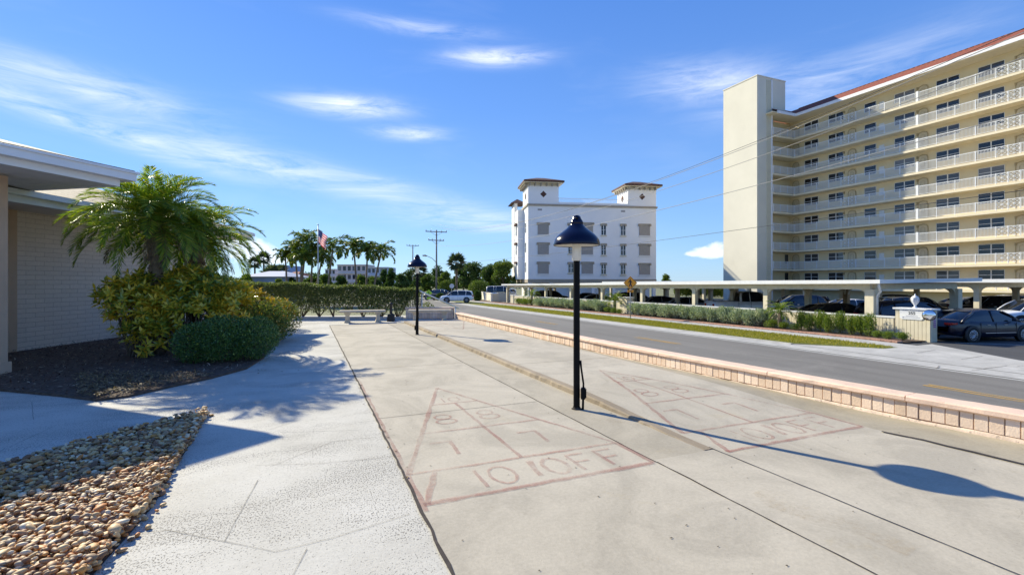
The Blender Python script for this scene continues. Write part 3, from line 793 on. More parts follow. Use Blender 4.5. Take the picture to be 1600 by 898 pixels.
PK = Vector((-6.39, 7.79, 3.007)); da = Vector((-.616, -.788, .087)); db = Vector((-.92, .39, .047))
PO = thing('porch', 'overhanging white porch roof with gutter at the left edge', 'porch', K3(PK.x, PK.y, 0))
PI_ = Matrix.Translation(Vector((-PO.location.x, -PO.location.y, 0)))
def pp(a, b, z=0):      # porch coordinates -> local to porch empty
    v = PK+da*a+db*b; x, y = Cw(v.x, v.y); return (x-PO.location.x, y-PO.location.y, v.z+z)
def slabp(q, a0, a1, b0, b1, z0, z1, mi=0):
    vs = [pp(a0, b0, z0), pp(a1, b0, z0), pp(a1, b1, z0), pp(a0, b1, z0), pp(a0, b0, z1), pp(a1, b0, z1), pp(a1, b1, z1), pp(a0, b1, z1)]
    q.add(vs, [(0, 1, 2, 3), (7, 6, 5, 4), (0, 4, 5, 1), (1, 5, 6, 2), (2, 6, 7, 3), (3, 7, 4, 0)])
q = MB()
for i in range(20): slabp(q, .02+.3*i, .315+.3*i, .02, 6, .012, .03)
q.build('soffit', M_soffit, PO)
q = MB(); slabp(q, 0, 6, -.001, .022, 0, .11); slabp(q, -.022, 0, 0, 6, 0, .11); q.build('trim_board', M_fascia, PO)
q = MB(); slabp(q, -.16, 6, -.17, -.004, .108, .235); slabp(q, -.16, -.026, -.003, 6, .108, .235)
slabp(q, -.19, 6, -.20, -.16, .225, .262); slabp(q, -.19, -.15, -.16, 6, .225, .262)
q.build('gutter', M_fascia, PO, bevel=.006)
q = MB(); z1 = .30
q.add([pp(-.14, -.15, .255), pp(6, -.15, .255), pp(-.14, 6, .255), pp(3.1, 3, 1.0), pp(6, 3, 1.0), pp(6, 6, .255)], [(0, 1, 4, 3), (0, 3, 2), (2, 3, 4, 5)]); 
q.add([pp(-.15, -.16, .262), pp(6, -.16, .262), pp(6, -.13, .285), pp(-.15, -.13, .285)], [(0, 1, 2, 3), (3, 2, 1, 0)])
q.build('roof', M_shingle, PO)
px_ = Cw(-8.04, 7.5); q = MB(); q.box((px_[0]-PO.location.x, px_[1]-PO.location.y, 1.56), (.16, .16, 3.12), -TH); q.box((px_[0]-PO.location.x, px_[1]-PO.location.y, .1), (.22, .22, .2), -TH); q.build('post', M_tanwall, PO)
q = MB(); q.box((Cw(-11, 8.9)[0]-PO.location.x, Cw(-11, 8.9)[1]-PO.location.y, 1.5), (3, .2, 3), -TH); q.build('rear_wall', M_tanwall, PO)

# =====================================================================  BEDS
bed = [G(u, v) for u, v in ((-200, 596), (0, 611), (95, 620), (150, 627), (200, 621), (260, 607), (330, 592), (385, 577), (412, 560), (428, 535), (437, 510))]+[Cw(-7.5, 16.4), Cw(-10.2, 16.4), Cw(-10.2, 9.6), Cw(-12.5, 9.0), Cw(-12.5, 7.2)]
q = MB(); q.prism(bed, .001, .03); tag(q.build('mulch_bed', M_dirt), None, None, None, 'structure')
P2 = scatter(bed, 15000); n = len(P2)
z = .03+.05*rng.random(n); D = randdir(n); D[:, 2] *= .25
V, Fc = leafmesh(np.column_stack([P2, z]), D, randdir(n)*.4+np.array([0, 0, 1]), rng.uniform(.02, .075, n), rng.uniform(.008, .024, n), .15)
tag(npmesh('mulch_chips', V, Fc, M_chip), 'dark shredded bark mulch spread over the bed', 'mulch', None, 'stuff')
P2 = np.array([Cw(*(np.array(((u-800)/F*F*CH/(v-VH), F*CH/(v-VH))))) for u, v in zip(rng.uniform(120, 330, 2500), rng.uniform(588, 627, 2500))])
P2 = P2[inpoly_np(P2, bed)]; n = len(P2); D = randdir(n); D[:, 2] *= .3
V, Fc = leafmesh(np.column_stack([P2, .06+.04*rng.random(n)]), D, randdir(n)*.4+np.array([0, 0, 1]), rng.uniform(.03, .08, n), rng.uniform(.012, .026, n), .15)
tag(npmesh('bark_chips', V, Fc, L_dry), 'pale dry bark chips at the sunlit tip of the bed', 'bark chips', None, 'stuff')

peb = [G(u, v) for u, v in ((327, 645), (298, 692), (266, 745), (240, 790), (205, 832), (172, 868), (146, 898), (90, 990), (-420, 990), (-420, 840), (-150, 772), (0, 736), (160, 690))]
bm = bmesh.new(); bmesh.ops.create_icosphere(bm, subdivisions=2, radius=1); bm.verts.ensure_lookup_table()
IV = np.array([v.co[:] for v in bm.verts]); IF = np.array([[v.index for v in f.verts] for f in bm.faces]); bm.free()
P2 = scatter(peb, 13500); extra = np.array([G(u, v) for u, v in ((245, 800), (226, 812), (232, 826), (255, 790), (262, 758), (252, 772), (238, 786), (330, 650), (215, 838), (190, 862), (205, 845))])
P2 = np.concatenate([P2, extra]); n = len(P2); ne = len(extra)
rad = np.column_stack([rng.uniform(.016, .036, n), rng.uniform(.012, .026, n), rng.uniform(.008, .018, n)])*np.exp(rng.normal(-.26, .24, (n, 1)))
zc = .008+rng.random(n)**1.2*.075; zc[-ne:] = .012
ang = rng.uniform(0, 6.3, n); tl = rng.normal(0, .35, n); tl[-ne:] = 0
V = IV[None]*rad[:, None]; V = V*(1+.16*np.sin(IV[None, :, 0:1]*2.1+rng.uniform(0, 6, (n, 1, 1)))*np.cos(IV[None, :, 1:2]*1.7+rng.uniform(0, 6, (n, 1, 1))))
x, yy, zz = V[..., 0], V[..., 1], V[..., 2]
c, s = np.cos(tl)[:, None], np.sin(tl)[:, None]; x, zz = x*c-zz*s, x*s+zz*c
c, s = np.cos(ang)[:, None], np.sin(ang)[:, None]; x, yy = x*c-yy*s, x*s+yy*c
V = np.stack([x+P2[:, :1], yy+P2[:, 1:], zz+zc[:, None]], -1).reshape(-1, 3)
Fc = (IF[None]+(np.arange(n)*len(IV))[:, None, None]).reshape(-1, 3)
tag(npmesh('pebble_gravel', V, Fc, M_pebble, smooth=True), 'rounded tan and brown river pebbles filling the wedge between two walks', 'gravel', None, 'stuff')
sheet('pebble_bed', peb, .004, M_dirt)
# fallen leaves along the bed edge
Pl = np.array([G(u, v) for u, v in [(random.uniform(395, 470), random.uniform(530, 585)) for _ in range(60)]+[(random.uniform(515, 600), 0) for _ in range(0)]])
Pb = np.column_stack([rng.normal(.66, .02, 26), rng.uniform(3.2, 11, 26)]); Pl = np.concatenate([Pl, Pb]); n = len(Pl); D = randdir(n); D[:, 2] = .05
V, Fc = leafmesh(np.column_stack([Pl, np.full(n, .008)]), D, np.tile([0, 0, 1.], (n, 1)), rng.uniform(.02, .045, n), rng.uniform(.012, .022, n), .3)
tag(npmesh('fallen_leaves', V, Fc, L_fallen), 'brown fallen leaves scattered on the walk by the shrubs', 'leaves', None, 'stuff')

# =====================================================================  PLANTS
def frond(az, el, L, droop, nl, lL, lW, side=60, sag=.25, base=(0, 0, 0), twist=0, s0=.14, wob=.12):
    """one feather frond -> leaf arrays (C, D, N, L, W)"""
    K = 14; P = [np.array(base, float)]; T = []
    for i in range(K):
        e = el-droop*((i+.5)/K)**1.4; t = np.array([math.cos(e)*math.cos(az), math.cos(e)*math.sin(az), math.sin(e)])
        T.append(t); P.append(P[-1]+t*L/K)
    P = np.array(P); T = np.array(T+[T[-1]])
    s = np.linspace(s0, .99, nl); idx = np.minimum((s*K).astype(int), K-1); fr = (s*K-idx)[:, None]
    B = P[idx]*(1-fr)+P[idx+1]*fr; TT = T[idx]
    sd = np.array([-math.sin(az), math.cos(az), 0]); out = []
    upv = np.cross(TT, sd); upv *= np.sign(upv[:, 2:3]+1e-9)
    prof = np.sin(np.clip((s-s0)/(1-s0), 0, 1)*math.pi*.86+.32)**.8
    a = np.radians(side)*(1-.55*s)
    for sg in (-1, 1):
        D = TT*np.cos(a)[:, None]+sd*sg*np.sin(a)[:, None]+upv*(.28+twist)
        D = D+rng.normal(0, wob, (nl, 3)); D[:, 2] -= sag*rng.uniform(.5, 1.4, nl)
        out.append((B, D, upv+rng.normal(0, .35, (nl, 3)), lL*prof*rng.uniform(.8, 1.1, nl), np.full(nl, lW)))
    nr = K; out.append((P[:-1], P[1:]-P[:-1], np.tile([0, 0, 1.], (K, 1))+.01, np.full(K, L/K*1.25), np.linspace(max(.03, lW*1.3), lW*.7, K)))
    return [np.concatenate([o[i] for o in out]) for i in range(5)]
def merge(parts):
    return leafmesh(*[np.concatenate([p[i] for p in parts]) for i in range(5)], fold=.2)

def date_palm(label, X, Y, htr, nf, Lf, lean=(0, 0), seed=1, dead=5):
    x, y = Cw(X, Y); t = thing('date_palm', label, 'palm', (x, y, 0))
    random.seed(seed)
    pts = [(lean[0]*k*k, lean[1]*k*k, htr*k) for k in np.linspace(0, 1, 9)]
    q = MB(); q.tube(pts, [.11, .10, .095, .095, .10, .105, .12, .15, .12], 12)
    for i in range(170):
        k = random.uniform(.05, .98); a = random.uniform(0, 6.28); r = .10+.04*k
        q.box((lean[0]*k*k+r*math.cos(a), lean[1]*k*k+r*math.sin(a), htr*k), (.05, .045, .09), a, 0, 0, -.5)
    q.build('trunk', M_bark, t)
    top = (lean[0], lean[1], htr)
    q = MB()
    for i in range(60):
        a = random.uniform(0, 6.28); e = random.uniform(-.9, .6); r = random.uniform(.18, .42)
        q.tube([top, (top[0]+math.cos(a)*math.cos(e)*r, top[1]+math.sin(a)*math.cos(e)*r, top[2]+math.sin(e)*r)], [.022, .008], 5)
    q.build('leaf_bases', M_fibre, t)
    for i in range(nf):
        k = (i+.5)/nf; az = i*2.39996+random.uniform(-.2, .2)
        el = R(88)-R(96)*k**1.0+random.uniform(-.1, .1); dr = R(66)+R(34)*(1-abs(k-.4))+random.uniform(-.15, .2)
        V, Fc = merge([frond(az, el, Lf*random.uniform(.82, 1.12)*(.78 if k < .12 else 1), dr, 84, Lf*.20, .0155, 66, .24, top)])
        npmesh('frond', V, Fc, L_pygmy, t)
    for i in range(dead):
        az = random.uniform(0, 6.28)
        V, Fc = merge([frond(az, -.2, Lf*.7, R(75), 40, Lf*.13, .013, 40, .5, (top[0], top[1], top[2]-.1))])
        npmesh('dead_frond', V, Fc, L_dry, t)
    return t
def cx(u, Y): return (u-800)/F*Y
date_palm('dense green feather palm rising from the shrubs before the brick wall', cx(250, 9.6), 9.6, 2.62, 84, 1.62, (-.1, .05), 3, 12)
date_palm('second feather palm with tan trunk half hidden behind the nearer palm', cx(303, 10.5), 10.5, 2.35, 56, 1.42, (.08, .0), 5, 9)

def shrubmesh(t, n, clumps, L_, W_, mat, nst=14, up=.3, name='foliage', stem=M_twig, cz=0):
    V, Fc = cloud(n, clumps, L_, W_, up); V[:, 2] = np.maximum(V[:, 2], .01)
    npmesh(name, V, Fc, mat, t)
    q = MB()
    for i in range(nst):
        c = random.choice(clumps); p = [c[0][k]+random.uniform(-.5, .5)*c[1][k] for k in range(3)]
        b = (p[0]*.35+random.uniform(-.05, .05), p[1]*.35+random.uniform(-.05, .05), 0)
        m_ = ((b[0]+p[0])/2+random.uniform(-.06, .06), (b[1]+p[1])/2+random.uniform(-.06, .06), p[2]*.55)
        q.tube([b, m_, p], [.014, .010, .004], 5)
    q.build('stems', stem, t)

def rosettes(n, clumps, leafL, leafW, per=11):
    w = np.array([c[2] for c in clumps], float); w /= w.sum(); out = []
    idx = rng.choice(len(clumps), n, p=w)
    for k in idx:
        c, r, _ = clumps[k]; d = randdir(1)[0]; d[2] = abs(d[2])*.9+.0*d[2] if rng.random() < .72 else d[2]
        rr = rng.uniform(.62, 1.0); p = np.array(c)+d*np.array(r)*rr
        ax = d*.8+np.array([0, 0, .75])+rng.normal(0, .25, 3); ax /= np.linalg.norm(ax)
        a = np.cross(ax, [.3, .5, .2]); a /= np.linalg.norm(a); b = np.cross(ax, a)
        th = np.arange(per)*2.4+rng.uniform(0, 6); lift = np.linspace(-.25, .95, per)+rng.normal(0, .12, per)
        D = (np.cos(th)[:, None]*a+np.sin(th)[:, None]*b)+ax*lift[:, None]
        B = p+ax*np.linspace(-.05, .04, per)[:, None]
        out.append((B, D, np.tile(ax, (per, 1))+rng.normal(0, .15, (per, 3)), leafL*rng.uniform(.65, 1.15, per), leafW*rng.uniform(.8, 1.15, per)))
    return leafmesh(*[np.concatenate([o[i] for o in out]) for i in range(5)], fold=.16)
def croton(label, X, Y, clumps, n, mat, per=11, L_=.15, W_=.055):
    x, y = Cw(X, Y); t = thing('croton_shrub', label, 'shrub', (x, y, 0), -TH, 'croton shrubs in the mulch bed')
    V, Fc = rosettes(n, clumps, L_, W_, per); V[:, 2] = np.maximum(V[:, 2], .02)
    npmesh('foliage', V, Fc, mat, t)
    q = MB()
    for i in range(26):
        c = random.choice(clumps); p = [c[0][k]+random.uniform(-.6, .6)*c[1][k] for k in range(3)]
        b = (random.uniform(-.15, .15), random.uniform(-.15, .15), 0)
        q.tube([b, ((b[0]+p[0])/2, (b[1]+p[1])/2, p[2]*.55), p], [.018, .012, .006], 6)
    q.build('stems', M_twig, t); return t
croton('dark green croton shrub nearest the brick wall', cx(216, 9.3), 9.3, [((0, 0, .85), (.52, .55, .72), 3), ((-.25, -.15, 1.15), (.38, .4, .42), 1.4), ((.35, -.2, .45), (.38, .42, .42), 1), ((.5, .2, 1.1), (.4, .45, .42), 1.0), ((-.1, .1, 1.42), (.26, .3, .3), .5)], 360, L_croton)
croton('tall yellow green croton shrub in front of the palm trunks', cx(300, 9.7), 9.7, [((0, 0, .85), (.80, .55, .72), 4), ((-.5, -.25, .5), (.45, .45, .45), 1.2), ((.55, .3, 1.0), (.5, .5, .5), 1.5), ((.05, -.05, 1.38), (.55, .42, .40), 1.8), ((-.45, .1, 1.2), (.3, .35, .42), .7)], 640, L_croton)
croton('golden orange croton shrub at the sunny end of the bed', cx(385, 11.4), 11.4, [((0, 0, .72), (.62, .7, .62), 3), ((-.5, -.1, .95), (.45, .5, .42), 1.5), ((.25, .8, .6), (.5, .6, .5), 1.2)], 430, L_croton2, 10, .13)
def clipped(label, X, Y, clumps, n, mat, L_=.045):
    x, y = Cw(X, Y); t = thing('clipped_shrub', label, 'shrub', (x, y, 0), -TH, 'clipped shrubs along the walk')
    shrubmesh(t, n, clumps, L_, L_*.55, mat, 30); return t
clipped('dark green clipped shrub at the front of the bed', cx(342, 8.6), 8.6, [((-.36, 0, .36), (.42, .42, .37), 1.2), ((.08, .02, .44), (.48, .48, .42), 1.6), ((.46, .35, .42), (.38, .55, .40), 1.2)], 19000, L_clip, .042)
clipped('mixed green clipped shrub beside the walk with sunlight in its leaf colour', cx(398, 10.8), 10.8, [((-.22, -.6, .48), (.58, .6, .48), 1.3), ((.08, .2, .50), (.55, .75, .50), 1.5), ((-.15, 1.2, .52), (.6, .8, .52), 1.3)], 18000, L_clip2, .048)
clipped('clipped shrub in painted sunlit green at the far end of the bed', cx(418, 13.6), 13.6, [((-.3, 0, .5), (.55, .8, .5), 1), ((-.4, 1.1, .5), (.6, .8, .5), 1)], 9000, L_clip2, .055)

# clipped hedge beyond the benches
ha = Vector(Cw(-12.2, 19.9)); hb = Vector(Cw(-3.75, 19.75)); hd = (hb-ha); hL = hd.length; hang = math.atan2(hd.y, hd.x)
t = thing('clipped_hedge', 'long clipped boxy hedge behind the benches with bare stems below', 'hedge', (ha.x, ha.y, 0), hang)
n = 62000; x = rng.random(n)*hL; top = 1.44-.30*(x/hL)**1.2+.035*np.sin(x*2.3)+.02*np.sin(x*7.1)
face = rng.random(n); w = .42+.03*np.sin(x*3.1)
yv = np.where(face < .45, -w+rng.normal(0, .05, n), np.where(face < .6, w+rng.normal(0, .05, n), rng.uniform(-.42, .42, n)))
zv = np.where(face < .6, .16+(top-.16)*rng.random(n)**.62, np.where(face < .9, top+rng.normal(0, .03, n), .2+rng.random(n)*(top-.2)))
hole = np.sin(x*5.3+zv*4)+np.sin(x*11.7-zv*9)+np.sin(x*2.1+3)
keep = (zv > .34+.16*hole) | (rng.random(n) < .17+.3*(hole < -1)); x, yv, zv = x[keep], yv[keep], zv[keep]; n = len(x)
D = randdir(n); D[:, 2] += .3
V, Fc = leafmesh(np.column_stack([x, yv, zv]), D, randdir(n), rng.uniform(.04, .085, n), rng.uniform(.022, .04, n))
npmesh('foliage', V, Fc, L_hedge, t)
q = MB(); k = .3
while k < hL:
    for j in range(7):
        a = random.uniform(-.45, .45); b = random.uniform(-.35, .35); zz = random.uniform(.7, 1.1)
        q.tube([(k+random.uniform(-.05, .05), random.uniform(-.08, .08), -.02), (k+a*.55, b*.5, zz*.35), (k+a, b, zz)], [.022, .016, .006], 5)
    k += random.uniform(.5, .75)
q.build('stems', M_twig, t)
xx, yy = Cw(cx(671, 20.4), 20.4)
t = thing('hedge_shrub', 'end of the hedge dropping away beside the white handrail', 'shrub', (xx, yy, -1.2), -TH)
shrubmesh(t, 6500, [((-.1, 0, .95), (.45, .4, .85), 1.3), ((.42, .3, .65), (.42, .4, .75), 1)], .07, .035, L_hedge, 14)

def mkshrub(kind, seed):
    random.seed(seed)
    t = thing('silver_shrub' if kind == 's' else 'green_shrub', '', 'shrub')
    cl = [((random.uniform(-.28, .28), random.uniform(-.25, .25), random.uniform(.28, .55)), (random.uniform(.28, .42),)*2+(random.uniform(.28, .38),), 1) for _ in range(7)]
    if kind == 's': shrubmesh(t, 1500, cl, .13, .05, L_silver, 14, .9)
    elif kind == 'g': shrubmesh(t, 2200, cl, .085, .04, L_green, 12, .5)
    return t
protoS = [mkshrub('s', k) for k in (1, 2, 3)]; usedS = [False]*3
protoG = [mkshrub('g', k) for k in (4, 5)]; usedG = [False]*2
def place(proto, used, i, x, y, z, sc, label, group):
    k = i % len(proto); o = proto[k] if not used[k] else dup(proto[k]); used[k] = True
    o.location = (x, y, z); o.rotation_euler.z = random.uniform(0, 6.28); o.scale = sc
    o['label'] = label; o['group'] = group; return o
ORD = ['first', 'second', 'third', 'fourth', 'fifth', 'sixth', 'seventh', 'eighth', 'ninth', 'tenth', 'eleventh', 'twelfth', 'thirteenth', 'fourteenth', 'fifteenth', 'sixteenth', 'seventeenth', 'eighteenth', 'nineteenth', 'twentieth']
i = 0
for y in np.arange(20.6, 33.2, .88):
    place(protoS, usedS, i, 25.05+random.uniform(-.12, .12), y, gz(0, y)+.1, (1.1, 1.1, random.uniform(1.05, 1.25)), 'silver leaved shrub before the long low wall, %s counting from the right' % ORD[i], 'silver shrubs along the carport wall'); i += 1
i = 0
for y in np.arange(37.6, 51.5, 1.0):
    place(protoS, usedS, i+1, 25.0+random.uniform(-.12, .12), y, gz(0, y)+.1, (1.2, 1.2, random.uniform(1.05, 1.25)), 'silver leaved shrub left of the short pillar, %s counting from that pillar' % ORD[i], 'silver shrubs along the carport wall'); i += 1
for i, (y, h) in enumerate([(18.3, 1.05), (17.75, .95), (17.2, 1.1), (16.7, .95), (16.2, 1.1), (15.7, .95), (15.2, 1.0), (14.7, 1.1)]):
    place(protoG, usedG, i, 25.25, y, gz(0, y)+.08, (.62, .55, h*1.2), 'leafy green shrub trained on the low wall, %s from the left near the gate pillar' % ORD[i], 'green shrubs trained on the low wall')
for i, (y, sc) in enumerate([(19.7, .6), (19.0, .5), (18.3, .45), (14.1, .42), (13.6, .45), (13.1, .45), (35.2, .6), (36.3, .6), (34.4, .5)]):
    place(protoG, usedG, i+1, 24.75, y, gz(0, y)+.08, (sc*1.1, sc*1.1, sc), ['bushy low green plant right of the silver shrubs', 'low green plant under the small palm', 'low green plant just right of the small palm', 'low green plant left of the sign pillar', 'low green plant in the middle of three before the sign pillar', 'low green plant touching the sign pillar', 'low green plant under the farther short pillar', 'low green plant left of the farther short pillar', 'low green plant right of the farther short pillar'][i], 'low green plants in the bed')
for i, y in enumerate((53, 54.2, 55.4, 56.6)):
    place(protoG, usedG, i, 25.0, y, gz(0, y)+.08, (1.0, 1.0, .95), 'bright green shrub at the far left end of the low wall, %s from the right' % ORD[i], 'bright green shrubs at the far end of the low wall')

# ---- far palms
def feather_palm(name, label, loc, htr, nf, Lf, lean, seed, group=None, up=78, rad=.12, nl=34, lw=.13):
    random.seed(seed); t = thing(name, label, 'palm', loc, 0, group)
    pts = [(lean[0]*k**1.6, lean[1]*k**1.6, htr*k) for k in np.linspace(0, 1, 7)]
    MB().tube(pts, [rad*1.35, rad*1.1, rad, rad*.95, rad*.9, rad*.85, rad*.8], 9).build('trunk', M_bark, t)
    MB().tube([(lean[0], lean[1], htr-.05), (lean[0], lean[1], htr+.75)], [rad*.9, rad*.45], 9).build('crownshaft', M_stem, t)
    fr = []
    for i in range(nf):
        k = (i+.5)/nf; az = i*2.39996+random.uniform(-.25, .25)
        fr.append(frond(az, R(up)-R(88)*k**.9+random.uniform(-.1, .1), Lf*random.uniform(.85, 1.1), R(92)+random.uniform(-.1, .4), nl, Lf*.30, lw, 62, .45, (lean[0], lean[1], htr+.5), 0, .12, .2))
    V, Fc = merge(fr); npmesh('crown', V, Fc, L_palm, t); return t
def pal(u, vc, Y, Lf, ubase, seed, label, group, nf=19, **k):
    xb, yb = Cw(cx(ubase, Y), Y); xt, yt = Cw(cx(u, Y), Y); z0 = gz(0, 60)
    zc = CH+(VH-vc)*Y/F
    return feather_palm('feather_palm', label, (xb, yb, z0), zc-z0-.6, nf, Lf, (xt-xb, yt-yb), seed, group, **k)
GP = 'feather palms beyond the hedge'
pal(446, 398, 62, 1.7, 449, 1, 'shortest feather palm at the left of the clump beyond the hedge', GP)
pal(461, 388, 62, 2.1, 466, 2, 'feather palm second from left in the clump beyond the hedge', GP)
pal(479, 374, 60, 2.6, 470, 3, 'tallest feather palm beyond the hedge, left of the flag', GP, 18)
pal(488, 392, 61, 2.4, 486, 4, 'feather palm directly behind the flagpole', GP)
pal(472, 402, 58, 2.1, 468, 5, 'low feather palm inside the clump beyond the hedge', GP)
pal(503, 400, 63, 2.3, 492, 6, 'feather palm just right of the flag foot', GP)
pal(520, 384, 58, 2.6, 511, 7, 'leaning feather palm alone to the right of the flag', GP, 14)
pal(553, 384, 60, 2.2, 558, 8, 'upright feather palm, leftmost of the right hand trio', GP, 16, up=84)
pal(574, 390, 61, 2.2, 572, 9, 'feather palm in the middle of the right hand trio', GP)
pal(595, 391, 60, 2.4, 582, 10, 'feather palm leaning right at the end of the trio', GP, 15)

def fan_palm(label, u, vc, Y, Rr, seed, group=None, nf=34, zb=None, lowhang=.35):
    random.seed(seed); x, y = Cw(cx(u, Y), Y); z0 = gz(0, 60); zc = CH+(VH-vc)*Y/F-z0
    t = thing('fan_palm', label, 'palm', (x, y, z0), 0, group)
    MB().tube([(0, 0, 0), (.05, 0, zc*.5), (0, 0, zc)], [.22, .19, .2], 10).build('trunk', M_bark, t)
    parts = []
    for i in range(nf):
        k = (i+.5)/nf; az = i*2.39996+random.uniform(-.3, .3); el = R(80)-R(80+90*lowhang*1.5)*k
        d = np.array([math.cos(el)*math.cos(az), math.cos(el)*math.sin(az), math.sin(el)]); pet = Rr*.5
        B = np.array([0, 0, zc])+d*pet; sd = np.array([-math.sin(az), math.cos(az), 0]); up_ = np.cross(d, sd)
        nb = 15; an = np.linspace(-1.9, 1.9, nb)
        D = np.cos(an)[:, None]*d+np.sin(an)[:, None]*sd+up_*.0; D[:, 2] -= .25+.15*np.abs(an)
        parts.append((np.tile(B, (nb, 1)), D, np.tile(up_, (nb, 1))+rng.normal(0, .2, (nb, 3)), Rr*.55*(1-.12*np.abs(an)), np.full(nb, Rr*.13)))
        parts.append((np.array([[0, 0, zc]]), d[None], up_[None]+.01, np.array([pet*1.1]), np.array([.05])))
    V, Fc = merge(parts); npmesh('crown', V, Fc, L_fan, t); return t
fan_palm('tall fan palm standing behind the white estate car', 713, 410, 84, 2.0, 1)
fan_palm('fan palm at the far left beyond the hedge, lower of the pair', 398, 411, 110, 1.9, 2, 'fan palms at the far left', 26)
fan_palm('fan palm at the far left beyond the hedge, higher of the pair', 412, 404, 112, 2.1, 3, 'fan palms at the far left', 26)
fan_palm('low drooping fan palm between far left fan palms and palm clump', 425, 430, 80, 2.2, 4, None, 30)
fan_palm('stubby fan palm far beyond the far left end of the feather palms', 440, 424, 105, 1.9, 6, None, 24)
fan_palm('shaggy fan palm seen just behind the far court lamp', 655, 424, 100, 2.2, 5, None, 34, None, .8)

def small_palm(label, x, y, h, Lf, seed):
    random.seed(seed); t = thing('small_palm', label, 'palm', (x, y, gz(0, y)+.1), 0, 'small palms in the bed by the low wall')
    MB().tube([(0, 0, 0), (0, 0, h)], [.10, .13], 10).build('trunk', M_bark, t)
    fr = [frond(i*2.4, R(80)-R(85)*((i+.5)/22), Lf*random.uniform(.85, 1.1), R(85), 30, Lf*.24, .03, 60, .2, (0, 0, h)) for i in range(22)]
    V, Fc = merge(fr); npmesh('crown', V, Fc, L_green, t)
y = U(1219, 24.8); small_palm('small palm in the bed, nearest to the sign pillar', 24.8, y, .95, .95, 1)
y = U(961, 25.0); small_palm('small palm beside the farther short pillar', 25.0, y, 1.1, 1.25, 2)
y = U(831, 25.0); small_palm('small palm at the far left end of the low wall', 25.0, y, 1.2, 1.35, 3)

# ---- broadleaf trees
def tree(label, u, vtop, hw, Y, mat=L_tree, n=6500, seed=0, group=None, name='leafy_tree', lift=.30, base=None):
    random.seed(seed*31+int(u)); x, y = Cw(cx(u, Y), Y); z0 = gz(0, 60); H_ = CH+(VH-vtop)*Y/F-z0; Wd = hw*Y/F
    t = thing(name, label, 'tree', (x, y, z0), random.uniform(0, 6), group)
    cl = []
    for i in range(26):
        a = random.uniform(0, 6.28); rr = Wd*random.uniform(.0, .80); z = H_*random.uniform(lift, .86); rc = Wd*random.uniform(.15, .34)
        rr *= 1-.45*max(0, (z/H_-.55)/.4)
        cl.append(((rr*math.cos(a), rr*math.sin(a), z), (rc, rc, min(rc*.8, H_*.2)), rc))
    cl.append(((0, 0, H_*.86), (Wd*.42, Wd*.42, H_*.13), Wd*.4))
    V, Fc = cloud(n, cl, .36 if Y > 60 else .3, .19 if Y > 60 else .16, .2, .2); npmesh('crown', V, Fc, mat, t)
    q = MB(); q.tube([(0, 0, 0), (.1, 0, H_*.25), (0, .1, H_*.5)], [H_*.035, H_*.028, H_*.02], 8)
    for c in cl[:9]: q.tube([(0, .05, H_*.25), (c[0][0]*.5, c[0][1]*.5, (c[0][2]+H_*.3)/2), c[0]], [H_*.02, H_*.012, H_*.004], 5)
    q.build('trunk', M_bark2, t); return t
TR = [('rounded dark tree standing just left of the white tower building', 790, 406, 24, 92, L_tree2), ('broad tree second left of the white tower building', 768, 412, 26, 96, L_tree), ('wide dark tree behind the clipped topiary', 742, 408, 28, 104, L_tree),
      ('tall dark tree between the fan palm and the utility pole', 724, 414, 20, 108, L_tree), ('sunlit light green tree right of the utility pole', 697, 424, 16, 92, L_tree2), ('dark tree rising behind the utility pole', 684, 414, 15, 118, L_tree),
      ('light green tree left of the utility pole', 668, 428, 12, 95, L_tree2), ('dark tree far behind the far court lamp', 640, 420, 15, 130, L_tree), ('small dark rounded tree right of the palm trio', 611, 419, 9, 90, L_tree),
      ('dark bushy tree immediately right of the feather palms', 600, 421, 9, 95, L_tree), ('low dull tree between the palm trio and far lamp', 626, 427, 14, 120, L_tree), ('low tree peeking over the hedge between trio palms', 564, 430, 13, 74, L_tree2), ('low bushy tree over the hedge right before the flagpole', 508, 429, 13, 72, L_tree2), ('low olive tree over the hedge below the last trio palm', 582, 432, 11, 84, L_tree2),
      ('low tree over the hedge right of the leaning palm', 532, 431, 14, 80, L_tree), ('dark low tree over the hedge beneath the palm clump', 487, 432, 16, 70, L_tree2), ('low tree over the hedge left of the palm clump', 452, 433, 14, 75, L_tree),
      ('tree top showing right of the white tower building', 1040, 428, 11, 112, L_tree2), ('low tree at far left beyond the end of the house', 385, 428, 14, 70, L_tree2), ('low tree over the hedge right of the low drooping fan palm', 436, 436, 10, 68, L_tree2),
      ('small tree over the hedge behind the far black smoking post', 589, 436, 14, 78, L_tree), ('dark tree left of the white estate car beyond the stairs', 650, 438, 12, 85, L_tree)]
for i, (lb, u, vt, hw, Y, mt) in enumerate(TR): tree(lb, u, vt, hw, Y, mt, 9000 if hw > 18 else 5500, i, 'trees beyond the street')
for i, u in enumerate((1062, 1080, 1098, 1114, 1128)):
    tree('low tree seen under the carport roof, %s from the left' % ORD[i], u, 446, 13, 96, L_tree2, 2500, 40+i, 'trees seen under the carport roof', lift=.2)
def topiary(label, u, vt, hw, Y, mat=L_tree2, hh=1.0):
    x, y = Cw(cx(u, Y), Y); z0 = gz(0, 60); H_ = CH+(VH-vt)*Y/F-z0; W_ = hw*Y/F
    t = thing('round_shrub', label, 'shrub', (x, y, z0), 0, 'clipped mounds across the street')
    shrubmesh(t, 4200, [((0, 0, H_*.5), (W_, W_*.8, H_*.5), 1)], .24, .13, mat, 8)
topiary('large clipped mound shrub behind the estate car bonnet side', 697, 438, 13, 84); topiary('large clipped mound shrub left of the pale yard wall', 747, 438, 16, 86)
